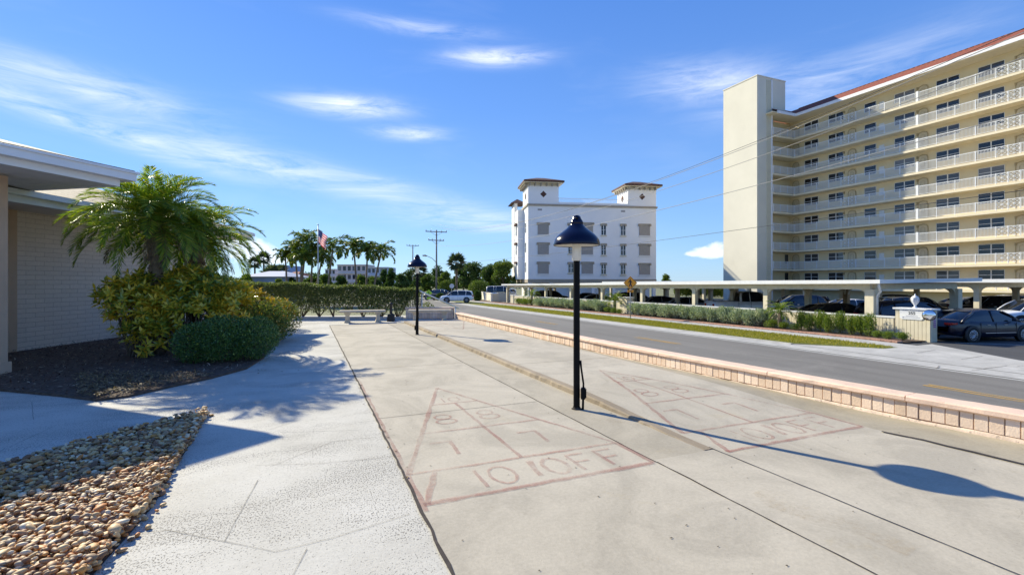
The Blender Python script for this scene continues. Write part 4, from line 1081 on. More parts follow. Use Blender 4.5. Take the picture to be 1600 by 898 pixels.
topiary('small dark round shrub at the corner of the pale yard wall', 746, 455, 5, 74, L_tree); topiary('low shrub at the roadside left of the estate car', 688, 459, 6, 76, L_tree)
# fallback wood far away
P2 = np.column_stack([rng.uniform(-260, 5, 30000), rng.uniform(0, 9, 30000)]); n = len(P2)

X_ = P2[:, 0]; Y_ = 235+rng.normal(0, 6, n); hgt = 5.2+1.3*np.sin(X_*.11)+.9*np.sin(X_*.31+1)+.6*np.sin(X_*.83); zz = -1.5+hgt*rng.random(n)**.7
W_ = np.column_stack([X_*CT+Y_*ST, -X_*ST+Y_*CT, zz])
V, Fc = leafmesh(W_, randdir(n), randdir(n), rng.uniform(.7, 1.5, n), rng.uniform(.5, .9, n))
tag(npmesh('distant_wood', V, Fc, L_tree), 'low band of distant trees along the horizon', 'woods', None, 'stuff')

# =====================================================================  BUILDINGS
def window(parent, loc, w, h, rz=0, cols=2, sill=True, arch=False, dep=.08, glass=M_glass, frame=M_frame):
    """local: wall plane y=0, outside is -y"""
    q = MB(); q.bb(-w/2, w/2, -.01, .03, 0, h)
    o = q.build('window', glass, parent, loc, rz)
    q = MB(); f = .045
    q.bb(-w/2-f, w/2+f, -.05, .02, -f, 0); q.bb(-w/2-f, w/2+f, -.05, .02, h, h+f)
    q.bb(-w/2-f, -w/2, -.05, .02, 0, h); q.bb(w/2, w/2+f, -.05, .02, 0, h)
    for c in range(1, cols): q.bb(-w/2+c*w/cols-.05, -w/2+c*w/cols+.05, -.048, .0, 0, h)
    for c in range(cols):
        a = -w/2+c*w/cols; q.bb(a+.05, a+w/cols-.05, -.04, -.012, h*.5-.025, h*.5+.025)
    q.build('frame', frame, o); return o
# --- apartment block
TF, TW = 65.8, 67.3
SY = 48.8; TT0 = 61.4
A = thing('apartment_block', 'large cream apartment block with white balcony railings and red tiled roof', 'building', (TW, SY, -1.5), R(-90))
# local: x' = along -street (toward viewer), y' = inward (+t)
def al(t_, s_, z): return (SY-s_, t_-TW, z+1.5)
ZS = [3.38+2.75*k for k in range(-1, 8)]      # balcony slab tops
EV = 25.45; S0 = 12.0; LX = SY-S0
q = MB(); q.bb(-8, LX, 0, 14, 0, EV+1.5); q.build('wall', M_creamy, A)
wn = [(1268, 2.0, 2), (1306.5, 2.0, 2), (1360, 1.35, 1), (1413.5, 2.1, 2), (1481, 2.1, 2), (1549, 2.1, 2), (1640, 2.1, 2)]
dr = [1244, 1331.5, 1442.5, 1598]
proto = None; pd = None; pv = None; protos = {}
def part_dup(key, make, loc):
    if key not in protos: o = make(); protos[key] = o
    else: o = dup(protos[key], A)
    o.location = loc; return o
for zi, zs in enumerate(ZS):
    for u, w, c in wn:
        s = U(u, TW)
        if s > S0+1: part_dup(('w', w, c), lambda: window(A, (0, 0, 0), w, 1.05, 0, c), al(TW-.012, s, zs+1.08))
    for u in dr:
        s = U(u, TW)
        def mk():
            q = MB(); q.bb(-.46, .46, -.05, .02, 0, 2.1); o = q.build('door', M_door, A)
            q = MB(); pts = [(-.5, -.06, 0), (-.5, -.06, 1.8), (-.38, -.06, 2.08), (0, -.06, 2.2), (.38, -.06, 2.08), (.5, -.06, 1.8), (.5, -.06, 0)]
            q.tube(pts, .04, 5); q.tube([(-.2, -.06, .8), (-.2, -.06, 1.75), (0, -.06, 1.85), (.2, -.06, 1.75), (.2, -.06, .8), (-.2, -.06, .8)], .018, 4); q.build('door_frame', M_doorf, o); return o
        part_dup('d', mk, al(TW-.01, s, zs+.02))
    # wall lamps / notice plate
    def mkp():
        q = MB(); q.bb(-.28, .28, -.06, .02, 0, .9); q.box((0, -.07, .45), (.2, .02, .3), 0); return q.build('wall_plate', M_frame, A)
    part_dup('p', mkp, al(TW-.01, U(1378, TW), zs+.9))
    for u in (1434, 1319, 1588):
        def mkl():
            q = MB(); q.box((0, 0, 0), (.14, .14, .22)); q.box((0, 0, .15), (.18, .18, .05)); return q.build('porch_light', M_doorf, A)
        part_dup('l', mkl, al(TW-.08, U(u, TW), zs+1.95))
# slabs: main run plus the return against the tower
for k, zs in enumerate(ZS):
    q = MB()
    x0, y0, z = al(TF-.08, SY, zs); q.bb(-.1-1.6, LX, TF-.08-TW, -.01, zs+1.5-.26, zs+1.5)
    q.bb(-1.7, .08, TT0-TW, TF-.08-TW-.001, zs+1.5-.26, zs+1.5)
    q.build('balcony_slab', M_slab, A)
    if k > 0 or True:
        q = MB(); zz = zs+1.5
        q.bb(0, LX, TF-TW, TF-TW+.05, zz+1.02, zz+1.08); q.bb(0, LX, TF-TW, TF-TW+.05, zz+.10, zz+.14)
        q.bb(.0, .05, TT0-TW, TF-TW-.001, zz+1.02, zz+1.08); q.bb(.0, .05, TT0-TW, TF-TW-.001, zz+.10, zz+.14)
        posts = [U(u, TF) for u in (1241.5, 1257, 1276, 1295, 1314, 1325.5, 1337, 1358, 1382, 1406, 1463, 1492, 1524, 1556, 1575, 1594, 1630, 1660)]
        lat = [(U(1314, TF), U(1325.5, TF)), (U(1325.5, TF), U(1337, TF)), (U(1556, TF), U(1575, TF)), (U(1575, TF), U(1594, TF))]
        xs_ = np.arange(.1, LX, .115)
        for x in xs_:
            s = SY-x
            if any(b-.02 < s < a+.02 for a, b in lat): continue
            q.bb(x-.013, x+.013, TF-TW+.012, TF-TW+.038, zz+.14, zz+1.02)
        for yv_ in np.arange(TT0-TW+.1, TF-TW, .115): q.bb(.012, .038, yv_-.013, yv_+.013, zz+.14, zz+1.02)
        for s in posts:
            if s > S0: q.bb(SY-s-.035, SY-s+.035, TF-TW-.01, TF-TW+.06, zz, zz+1.12)
        for tt in (TT0+.1, TT0+1.5, TT0+3.0): q.bb(-.01, .06, tt-TW-.035, tt-TW+.035, zz, zz+1.12)
        s = U(1433, TF); q.bb(SY-s-.13, SY-s+.13, TF-TW-.03, TF-TW+.08, zz-.02, zz+1.2)
        for a, b in lat:
            xa, xb = SY-a, SY-b; xm = (xa+xb)/2; hw = (xb-xa)/2; zm = zz+.58; y_ = TF-TW+.025
            for (p, r_) in (((xa, zz+.14), (xb, zz+1.02)), ((xa, zz+1.02), (xb, zz+.14)), ((xm, zz+.14), (xm, zz+1.02)), ((xa, zm), (xb, zm)), ((xa, zm), (xm, zz+1.02)), ((xm, zz+1.02), (xb, zm)), ((xb, zm), (xm, zz+.14)), ((xm, zz+.14), (xa, zm))):
                q.tube([(p[0], y_, p[1]), (r_[0], y_, r_[1])], .022, 4, 0, False, False)
        q.build('railing', M_whitep, A)
q = MB(); q.bb(-1.7, LX, TF-.9-TW, -.01, EV+1.5-.02, EV+1.62); q.bb(-1.7, .9, TT0-1.2-TW, TF-.9-TW-.001, EV+1.48, EV+1.62); q.build('soffit', M_slab, A)
q = MB(); q.bb(.905, LX, TF-.98-TW, TF-.901-TW, EV+1.46, EV+1.86); q.bb(.905, .98, TT0-.3-TW, TF-.9-TW, EV+1.46, EV+1.86); q.build('fascia', M_fascia, A)
q = MB(); y0 = TF-.95-TW; y1 = TF+1.0-TW; z0, z1 = EV+1.8, EV+3.15
q.add([(.9, y0, z0), (LX, y0, z0), (LX, y1, z1), (-1.2, y1, z1), (-8, y1, z1), (-8, TT0-TW, z1-.2), (.9, TT0-TW-.4, z0), (-1.2, TT0-TW, z1)], [(0, 1, 2, 3)[::1], (6, 0, 3, 7)])
q.bb(-8, LX, y1, 14, z0-.2, z1-.02); q.build('roof', M_redtile, A)
q = MB(); q.bb(0, LX, y1-.05, y1+.1, z1-.03, z1+.07); q.build('roof_ridge', M_redtile, A)
# lobby windows of the small return bay
for zi, zs in enumerate(ZS):
    if zi in (0, 1): 
        s = SY+1.68
        q = MB(); q.bb(-.35, .35, -.02, .02, 0, 1.3); o = q.build('window', M_glass, A, (-1.70, US(1229, SY+1.7)-TW, zs+1.5+.95), R(90))
q = MB(); q.bb(-8, -1.72, TT0-TW, -.02, 0, EV+1.4); q.build('return_wall', M_creamy, A)
# --- tower
T0x, T1x, T0y, T1y = 58.5, 61.38, 49.0, 55.0; T2x = 64.2
T = thing('stair_tower', 'tall windowless cream stair tower at the end of the apartment block', 'tower', (T0x, T0y, -1.5), 0)
q = MB(); q.bb(0, T1x-T0x, 0, T1y-T0y, 0, 32.2); q.bb(T1x-T0x, T2x-T0x, 0, T1y-T0y, 27.1, 32.2); q.bb(T1x-T0x, T2x-T0x, 1.9, T1y-T0y, 0, 27.1); q.build('shaft', M_cream, T); T1x = T2x
q = MB(); q.bb(-.06, T1x-T0x+.06, -.06, .2, 32.2, 32.34); q.bb(-.06, .2, .2, T1y-T0y+.06, 32.2, 32.34); q.bb(.2, T1x-T0x+.06, T1y-T0y-.2, T1y-T0y+.06, 32.2, 32.34); q.bb(T1x-T0x-.2, T1x-T0x+.06, .2, T1y-T0y-.2, 32.2, 32.34); q.build('parapet_trim', M_cream, T)
q = MB(); xq = US(1205, 49.0)-T0x; q.bb(xq-.12, xq+.1, -.16, -.001, 0, 32.0); q.build('corner_rib', M_fascia, T)
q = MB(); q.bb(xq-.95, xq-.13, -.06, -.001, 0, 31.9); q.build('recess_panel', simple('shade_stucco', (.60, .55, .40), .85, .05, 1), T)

# --- white tower building
BR = R(8.2-23); BS = 1.10; bx, by = Cw(2.55*BS, 76*BS)
B = thing('white_building', 'white four storey building with two square corner turrets and brown tile caps', 'building', (bx, by, CH-(1.7+CH)*BS), BR); B.scale = (BS,)*3
BW, BD = 21.4, 12.0
ca, sa = math.cos(R(8.2)), math.sin(R(8.2))
def bl(u, v):                    # pixel on the facade plane -> local (x, z)
    r = (u-800)/F; k = (r*76-2.55)/(ca-r*sa); Y = 76+k*sa
    return k, CH+(VH-v)*Y/F+1.7
zc_ = bl(825, 320)[1]; zb_ = bl(825, 436)[1]
q = MB(); q.bb(0, BW, 0, BD, zb_, zc_); q.build('wall', M_bwhite, B)
q = MB(); q.bb(.8, BW-.6, 1.2, BD-1, 0, zb_); q.build('podium', M_bwhite, B)
q = MB(); q.bb(-.06, BW+.06, -.06, BD, zb_-.55, zb_-.001); q.build('podium_band', M_trim, B)
for x in np.linspace(.3, BW-.3, 7):
    q = MB(); q.bb(x-.25, x+.25, .05, .55, 0, zb_-.56); q.build('podium_column', M_bwhite, B)
q = MB(); q.bb(-.18, BW+.18, -.18, -.001, zc_-.12, zc_+.18); q.bb(-.18, -.001, 0, BD, zc_-.12, zc_+.18); q.bb(BW+.001, BW+.18, 0, BD, zc_-.12, zc_+.18); q.build('cornice', M_trim, B)
q = MB(); q.bb(4.9, BW-4.8, 0, .2, zc_, zc_+.55); q.build('parapet', M_bwhite, B)
q = MB(); q.bb(4.9, BW-4.8, .05, .1, zc_+1.15, zc_+1.22)
for x in np.arange(5.0, BW-4.8, .16): q.bb(x-.015, x+.015, .06, .09, zc_+.55, zc_+1.15)
q.build('roof_railing', M_whitep, B)
def turret(x0, x1, vt, vr, uc):
    zt = zc_+3.05 if x0 < 5 else zc_+2.9; w = x1-x0; ov = .7
    q = MB(); q.bb(x0, x1, 0, w, zc_+.18, zt); o = q.build('turret', M_bwhite, B)
    q = MB(); q.bb(x0-ov, x1+ov, -ov, w+ov, zt+.42, zt+.52); q.build('turret_soffit', M_cream2, B)
    for k in range(6):
        q = MB(); xx = x0+.2+k*(w-.4)/5; q.bb(xx-.1, xx+.1, -ov+.15, -.055, zt-.05, zt+.41); q.build('turret_bracket', M_trim, B)
        q = MB(); q.bb(x0-ov+.15, x0-.055, .2+k*(w-.4)/5-.1, .2+k*(w-.4)/5+.1, zt-.05, zt+.41); q.build('turret_bracket', M_trim, B)
    q = MB(); q.bb(x0-.05, x1+.05, -.05, w+.05, zt, zt+.415); q.build('turret_frieze', M_cream2, B)
    q = MB(); a, b, c, d = x0-ov-.08, x1+ov+.08, -ov-.08, w+ov+.08; zr_ = zt+.80; q.bb(a, b, c, d, zt+.53, zt+.799)
    q.add([(a, c, zr_), (b, c, zr_), (b, d, zr_), (a, d, zr_), ((a+b)/2-.6, (c+d)/2, zr_+1.0), ((a+b)/2+.6, (c+d)/2, zr_+1.0)], [(0, 1, 5, 4), (1, 2, 5), (2, 3, 4, 5), (3, 0, 4), (0, 3, 2, 1)])
    q.build('turret_roof', M_browntile, B)
    cxm = (x0+x1)/2; q = MB(); h = .52; zz = zc_+1.75
    q.add([(cxm, -.03, zz-h), (cxm+h, -.03, zz), (cxm, -.03, zz+h), (cxm-h, -.03, zz), (cxm, .02, zz-h), (cxm+h, .02, zz), (cxm, .02, zz+h), (cxm-h, .02, zz)], [(0, 1, 2, 3), (0, 4, 5, 1), (1, 5, 6, 2), (2, 6, 7, 3), (3, 7, 4, 0)])
    q.build('turret_window', M_browntile, B)
    q = MB(); q.lathe([(0, -.04), (.5, -.04), (.5, .03)], (x0, w/2, zz), 20, 0, 'X'); q.build('round_window', M_browntile, B)
turret(0, 4.95, 0, 0, 0); turret(BW-4.85, BW, 0, 0, 0)
def bwin(u0, u1, v0, v1, kind):
    xa, za = bl(u0, v1); xb, zb = bl(u1, v0); w = xb-xa; h = zb-za
    if kind == 's':
        q = MB(); q.bb(xa, xb, -.07, .02, za, zb); o = q.build('shuttered_window', M_shutter, B)
        q = MB()
        for zz in np.arange(za+.1, zb-.05, .16): q.bb(xa+.05, xb-.05, -.085, -.071, zz, zz+.06)
        q.build('shutter_slats', M_trim, o)
        q = MB(); q.bb(xa-.1, xb+.1, -.12, .0, za-.16, za-.001); q.build('sill', M_frame, o)
    else:
        o = window(B, ((xa+xb)/2, -.012, za), w, h, 0, 2)
        q = MB(); q.bb(-w/2-.15, w/2+.15, -.14, .02, -.24, -.06); q.build('sill', M_cream2, o)
    q = MB(); q.bb(xa-.1, xb+.1, -.16, -.001, zb+.06, zb+.28)
    q.bb(xa-.16, xa+.16, -.22, -.001, zb-.12, zb+.24); q.bb(xb-.16, xb+.16, -.22, -.001, zb-.12, zb+.24); q.build('hood', M_trim, B)
for (r0, r1) in ((350.5, 366.5), (381.5, 397.5), (411.5, 427.5)):
    bwin(840, 857.5, r0, r1, 's'); bwin(908.5, 926.5, r0, r1, 's'); bwin(998.5, 1015.5, r0+2, r1+1.5, 's')
    bwin(888, 896, r0+.5, r1-2, 'w'); bwin(939.5, 946.5, r0+1.5, r1+.5, 'w'); bwin(970, 977, r0+2, r1+1, 'w')
for u, v in ((843.5, 327.5), (973.5, 330)):
    q = MB(); x, z = bl(u, v); q.bb(x-.35, x+.35, -.03, .01, z-.15, z+.15); q.build('vent', M_shutter, B)
# sunlit side with stacked oriels
for k, zz in enumerate((zb_+1.2, zb_+4.4, zb_+7.6)):
    for yy_ in (2.2,): 
        window(B, (-.012, yy_, zz), 1.1, 1.5, R(-90), 2)
for yy_ in (5.6,):
    q = MB(); q.bb(-1.0, -.001, yy_-1.6, yy_+1.6, zb_, zc_-.2); o = q.build('bay', M_bwhite, B)
    for k, zz in enumerate((zb_+1.0, zb_+4.2, zb_+7.4)):
        window(B, (-1.012, yy_, zz), 1.0, 1.5, R(-90), 2); 
        q = MB(); q.bb(-1.35, -1.003, yy_-1.0, yy_+1.0, zz+1.65, zz+1.95); q.build('awning', M_browntile, B)
q = MB(); q.bb(-.95, -.4, 8.4, 11.6, zb_, zc_+1.6); q.build('rear_bay', M_bwhite, B)
q = MB(); a, b, c, d = -1.6, 1.0, 7.8, 12.4; z_ = zc_+1.6
q.add([(a, c, z_), (b, c, z_), (b, d, z_), (a, d, z_), (-.3, 9.4, z_+.9), (-.3, 11.0, z_+.9)], [(0, 1, 4), (1, 2, 5, 4), (2, 3, 5), (3, 0, 4, 5), (0, 3, 2, 1)]); q.build('rear_bay_roof', M_browntile, B)

# --- distant buildings
def farb(name, label, u0, u1, vt, Y, mat, floors, cols, roof=None, depth=12, glass=M_glass, band=True):
    X0, X1 = cx(u0, Y), cx(u1, Y); x, y = Cw(X0, Y); z0 = -1.6; H_ = CH+(VH-vt)*Y/F-z0; W_ = X1-X0
    t = thing(name, label, 'building', (x, y, z0), -TH)
    q = MB(); q.bb(0, W_, 0, depth, 0, H_); q.build('wall', mat, t)
    fh = H_/floors
    for k in range(floors):
        for c in range(cols):
            q = MB(); xx = W_*(c+.5)/cols; ww = W_/cols*.30
            q.bb(xx-ww, xx+ww, -.05, .02, fh*k+fh*.28, fh*k+fh*.78); q.build('window', glass, t)
    if band:
        q = MB()
        for k in range(1, floors+1): q.bb(-.2, W_+.2, -.6, -.051, fh*k-.22, fh*k-.05)
        q.build('balcony_band', M_whitep, t)
    if roof:
        q = MB(); q.add([(-.8, -.8, H_), (W_+.8, -.8, H_), (W_+.8, depth+.8, H_), (-.8, depth+.8, H_), (W_*.25, depth/2, H_+roof[1]), (W_*.75, depth/2, H_+roof[1])], [(0, 1, 5, 4), (1, 2, 5), (2, 3, 4, 5), (3, 0, 4), (0, 3, 2, 1)]); q.build('roof', roof[0], t)
    return t
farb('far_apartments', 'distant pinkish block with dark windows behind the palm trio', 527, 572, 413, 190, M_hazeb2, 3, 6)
farb('far_apartments', 'distant white block tinted bluish for shade between the trunks of the palm trio', 574, 606, 417, 175, M_hazeb, 3, 5)
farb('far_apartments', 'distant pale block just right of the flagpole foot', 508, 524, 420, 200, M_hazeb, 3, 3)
farb('far_house', 'distant white building tinted blue for shade left of the feather palms', 418, 441, 414, 150, M_shadew, 2, 3, None, 14, M_hazeb, False)
farb('far_house', 'low white house tinted blue for shade over the left end of the hedge', 386, 440, 432, 72, M_shadew, 1, 4, (M_hazeb, .9), 8, M_glass, False)
farb('far_house', 'small far house with a hint of orange roof beside the feather palms', 446, 462, 430, 120, M_whitep, 1, 2, (M_redtile, 1.0), 8, M_glass, False)

# --- pale yard walls across the street
def yardwall(label, X0, Y0, X1, Y1, z1, mat):
    a = Vector(Cw(X0, Y0)); b = Vector(Cw(X1, Y1)); d = b-a; t = thing('yard_wall', label, 'wall', (a.x, a.y, -1.55), math.atan2(d.y, d.x))
    q = MB(); q.bb(0, d.length, 0, .2, 0, z1+1.55); q.build('panel', mat, t)
    q = MB(); q.bb(-.05, d.length+.05, -.05, .25, z1+1.55, z1+1.65); q.build('coping', M_cream, t)
yardwall('sunlit pale yard wall slanting beside the round shrub', cx(752, 84), 84, cx(768, 70), 70, -.25, M_cream)
yardwall('shaded pale yard wall before the parked white van', cx(778, 74), 74, cx(805, 76), 76, -.25, M_cream)
yardwall('short pale gate wall between two yard walls', cx(768, 70), 70, cx(779, 71), 71, -.30, M_cream)

# =====================================================================  LOW WALL + SIGN PILLAR
LW = thing('low_wall', 'long low cream grooved wall between planting bed and carport', 'wall', (25.8, 13.95, -1.45), R(90))
def lwz(x): return -.25-.13*min(max((x-1)/45, 0), 1)+1.45
q = MB(); Ls = list(np.arange(0, 46, 3.0))+[46.5]; vs = []
for x in Ls: vs += [(x, 0, 0), (x, 0, lwz(x)), (x, -.2, lwz(x)), (x, -.2, 0)]
fs = []
for i in range(len(Ls)-1):
    for k in range(3): fs.append((4*i+k, 4*i+4+k, 4*i+5+k, 4*i+1+k))
fs += [(0, 1, 2, 3), (4*len(Ls)-4, 4*len(Ls)-1, 4*len(Ls)-2, 4*len(Ls)-3)]
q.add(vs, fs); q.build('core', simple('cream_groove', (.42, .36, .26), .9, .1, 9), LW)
q = MB()
for x in np.arange(0.05, 46.4, .16): q.box((x+.08, .012, lwz(x)/2), (.14, .024, lwz(x)-.02))
q.build('fluted_face', M_cream2, LW)
q = MB(); vs = []
for x in Ls: vs += [(x, .05, lwz(x)), (x, .05, lwz(x)+.07), (x, -.25, lwz(x)+.07), (x, -.25, lwz(x))]
fs = []
for i in range(len(Ls)-1):
    for k in range(4): fs.append((4*i+k, 4*i+4+k, 4*i+4+(k+1) % 4, 4*i+(k+1) % 4))
fs += [(0, 1, 2, 3)[::-1]]
q.add(vs, fs); q.build('cap', M_whitep, LW)
SP = thing('sign_pillar', 'cream fluted gate pillar carrying a white sign and lantern', 'pillar', (25.75, 12.5, -1.28), 0)
q = MB(); q.bb(.03, .55, .03, 1.42, 0, 1.46); q.build('core', M_cream2, SP)
q = MB()
for y in np.arange(.03, 1.32, .155): q.bb(0, .029, y, y+.14, 0, 1.45)
for x in np.arange(.03, .45, .16): q.bb(x, x+.145, 0, .029, 0, 1.45)
q.build('fluted_face', M_cream2, SP)
q = MB(); q.bb(-.07, .62, -.07, 1.5, 1.46, 1.54); q.build('cap', M_whitep, SP, bevel=.01)
SG = thing('address_sign', 'white sign with clipped corners and house number 255 on the gate pillar', 'sign', (25.72, 13.22, .0), R(-90))
q = MB(); w, h, c = .50, .27, .12
poly = [(-w+c*.6, -h), (w-c, -h), (w, -h+c), (w, h), (-w, h), (-w, -h+c*.6)]
q.add([(x, -.0, z) for x, z in poly]+[(x, .028, z) for x, z in poly], [tuple(range(6)), tuple(range(6, 12))[::-1]]+[(i, 6+i, 6+(i+1) % 6, (i+1) % 6) for i in range(6)])
q.build('panel', M_signw, SG)
def text(name, body, size, loc, rot, mat, parent, ext=.002, sx=1.0, bold=0):
    cu = bpy.data.curves.new(name, 'FONT'); cu.body = body; cu.size = size; cu.align_x = 'CENTER'; cu.align_y = 'CENTER'; cu.extrude = ext; cu.offset = bold
    tmp = bpy.data.objects.new('tmp', cu); COL.objects.link(tmp); dg = bpy.context.evaluated_depsgraph_get()
    me = bpy.data.meshes.new_from_object(tmp.evaluated_get(dg)); bpy.data.objects.remove(tmp)
    me.materials.clear(); me.materials.append(mat); o = bpy.data.objects.new(name, me); COL.objects.link(o); o.parent = parent; o.location = loc; o.rotation_euler = rot; o.scale.x = sx; return o
text('lettering', 'GULF TOWERS', .125, (0, -.004, .165), (R(90), 0, 0), M_inkb, SG)
text('lettering', '255', .19, (0, -.004, .02), (R(90), 0, 0), M_ink, SG, bold=.004)
q = MB(); q.bb(-.24, .24, -.004, 0, -.115, -.10); q.bb(-.32, .32, -.004, 0, -.19, -.175); q.bb(-.38, -.33, -.004, 0, -.205, -.16); q.build('rule', M_inkb, SG)
q = MB()
MI = thing('convex_mirror', 'round convex mirror on the corner of the gate pillar', 'mirror', (25.62, 12.50, -.02), R(-64))
pr = [(.235*math.sin(a), -.02-.09*math.cos(a)) for a in np.linspace(0, 1.5, 10)]
MB().lathe(pr, n=32, axis='Y').build('mirror_dome', M_mirror, MI)
MB().lathe([(.232, -.03), (.25, -.03), (.25, .02), (0, .02)], n=32, axis='Y').build('rim', M_dark, MI)
NO = thing('notice', 'small faded magenta notice on the shaded end of the gate pillar', 'notice', (26.03, 12.49, -.42), 0)
q = MB()
for k, (w, z) in enumerate(((.12, .22), (.20, .13), (.2, .04), (.22, -.05), (.2, -.14))): q.bb(-w/2, w/2, -.004, .0, z-.028, z+.028)
q.build('lettering', M_pink, NO)
LN = thing('lantern', 'white globe lantern with finial standing on the gate pillar', 'lantern', (26.03, 13.25, .255), 0)
MB().lathe([(.10, 0), (.10, .03), (.05, .06), (.045, .14), (.07, .16), (.06, .18)], n=12).build('base', M_whitep, LN)
MB().lathe([(.06, .18), (.13, .30), (.145, .42), (.135, .46)], n=12).build('glass', M_lglass, LN)
q = MB(); q.lathe([(.15, .46), (.155, .48), (.09, .55), (.03, .58), (.028, .63), (.0, .68)], n=12)
for k in range(6):
    a = k*math.pi/3; q.tube([(.065*math.cos(a), .065*math.sin(a), .17), (.14*math.cos(a), .14*math.sin(a), .31), (.15*math.cos(a), .15*math.sin(a), .47)], .012, 5)
q.build('cage', M_whitep, LN)
y = U(976, 25.9)
FP = thing('wall_pillar', 'farther short cream pillar at the gap in the low wall', 'pillar', (25.7, y, -1.35), 0)
q = MB(); q.bb(0, .7, -.6, .6, 0, 1.42); q.build('core', M_cream2, FP)
q = MB(); q.bb(-.06, .76, -.66, .66, 1.42, 1.5); q.build('cap', M_whitep, FP)
y = 60.6
FP = thing('wall_pillar', 'end pillar of the low wall beside the pale yard walls', 'pillar', (25.7, y, -1.5), 0)
q = MB(); q.bb(0, .7, -.5, .5, 0, 1.2); q.build('core', M_cream2, FP)
q = MB(); q.bb(-.06, .76, -.56, .56, 1.2, 1.27); q.build('cap', M_whitep, FP)

# =====================================================================  CARPORTS
def carport(label, t0, t1, s0, nb, rows, zt, slope, mids=(), endbeam=True, bay=6.08):
    L_ = nb*bay; C_ = thing('carport', label, 'carport', (t0, s0, -1.5), 0)
    zz = lambda y: zt+1.5-slope*y/ L_
    q = MB(); W_ = t1-t0
    q.add([(-.0, -.7, zz(0)), (W_, -.7, zz(0)+.12), (W_, L_+.7, zz(L_)+.12), (0, L_+.7, zz(L_)), (0, -.7, zz(0)-.10), (W_, -.7, zz(0)), (W_, L_+.7, zz(L_)), (0, L_+.7, zz(L_)-.10)],
          [(0, 1, 2, 3), (4, 7, 6, 5), (0, 4, 5, 1), (1, 5, 6, 2), (2, 6, 7, 3), (3, 7, 4, 0)]); q.build('roof_deck', M_fascia, C_)
    q = MB(); q.add([(-.06, -.76, zz(0)-.16), (-.06, L_+.76, zz(L_)-.16), (-.06, L_+.76, zz(L_)+.03), (-.06, -.76, zz(0)+.03), (-.003, -.76, zz(0)-.16), (-.003, L_+.76, zz(L_)-.16), (-.003, L_+.76, zz(L_)+.03), (-.003, -.76, zz(0)+.03)],
          [(0, 3, 2, 1), (4, 5, 6, 7), (0, 1, 5, 4), (2, 3, 7, 6), (0, 4, 7, 3), (1, 2, 6, 5)]); q.build('front_fascia', M_whitep, C_)
    q = MB(); q.add([(0, -.76, zz(0)-.16), (W_, -.76, zz(0)-.04), (W_, -.76, zz(0)+.15), (0, -.76, zz(0)+.03), (0, -.703, zz(0)-.16), (W_, -.703, zz(0)-.04), (W_, -.703, zz(0)+.15), (0, -.703, zz(0)+.03)],
          [(0, 1, 2, 3), (7, 6, 5, 4), (0, 4, 5, 1), (2, 6, 7, 3)]); q.build('end_fascia', M_whitep, C_)
    def arch(q, x, y, z, dx, dy, r=.42, th=.14):
        P_ = [(0, 0), (r, 0)]+[(r-r*math.sin(a), -r+r*math.cos(a))[::1] for a in np.linspace(0, math.pi/2, 7)]
        P_ = [(0, 0)]+[(r*(1-math.sin(a)) if False else r*math.cos(a)*0+r-r*math.sin(a), 0) for a in ()]+[(r, 0)]+[(r-r*math.sin(a), -(r-r*math.cos(a))) for a in np.linspace(.15, math.pi/2, 6)]
        nx, ny = -dy, dx
        A_ = [(x+dx*p+nx*th/2, y+dy*p+ny*th/2, z+h) for p, h in P_]; B_ = [(x+dx*p-nx*th/2, y+dy*p-ny*th/2, z+h) for p, h in P_]
        n_ = len(P_); q.add(A_+B_, [tuple(range(n_)), tuple(range(n_, 2*n_))[::-1]]+[(i, n_+i, n_+(i+1) % n_, (i+1) % n_) for i in range(n_)])
    for ri, tr in enumerate(rows):
        q = MB(); x = tr-t0
        q.add([(x-.12, 0, zz(0)-.46), (x+.12, 0, zz(0)-.46), (x+.12, L_, zz(L_)-.46), (x-.12, L_, zz(L_)-.46), (x-.12, 0, zz(0)-.101), (x+.12, 0, zz(0)-.101), (x+.12, L_, zz(L_)-.101), (x-.12, L_, zz(L_)-.101)],
              [(0, 3, 2, 1), (4, 5, 6, 7), (0, 1, 5, 4), (1, 2, 6, 5), (2, 3, 7, 6), (3, 0, 4, 7)]); q.build('beam', M_cream2, C_)
        for k in range(nb+1):
            if ri in mids and k == 0: continue
            y = k*bay; w = .21 if k == 0 and endbeam else .15
            q = MB(); q.bb(x-w, x+w, y-w, y+w, 0, zz(y)-.461); o = q.build('post', M_ochre if (ri == 2 and k == 1) else M_cream2, C_)
            q = MB()
            if k < nb: arch(q, x, y+w, zz(y)-.462, 0, 1)
            if k > 0: arch(q, x, y-w, zz(y)-.462, 0, -1)
            if ri > 0: arch(q, x-w, y, zz(y)-.462, -1, 0)
            if ri < len(rows)-1: arch(q, x+w, y, zz(y)-.462, 1, 0)
            q.build('arch_bracket', M_cream2, o)
    for k in range(nb+1):
        y = k*bay; q = MB(); z = zz(y)
        q.bb(rows[0]-t0+.121, rows[-1]-t0-.121, y-.12, y+.12, z-.46, z-.15); q.build('cross_beam', M_cream2, C_)
    q = MB(); zq = zz(0)-.2
    q.tube([(.1, -.62, zq+.05), (.12, -.62, zq-.12), (.45, -.5, zq-.35), (rows[0]-t0+.0, -.25, zq-.6), (rows[0]-t0, -.25, .1)], .055, 8); q.build('downpipe', M_whitep, C_)
    return C_
carport('long low carport with cream posts and white flat roof behind the low wall', 25.9, 35.2, 15.4, 8, (26.5, 30.3, 34.2), 1.55, .38, (1,))
carport('second carport behind the first, nearer the apartment block', 40.0, 51, 5.3, 9, (41.0, 46.0), 1.62, .1, (), False, 6.0)

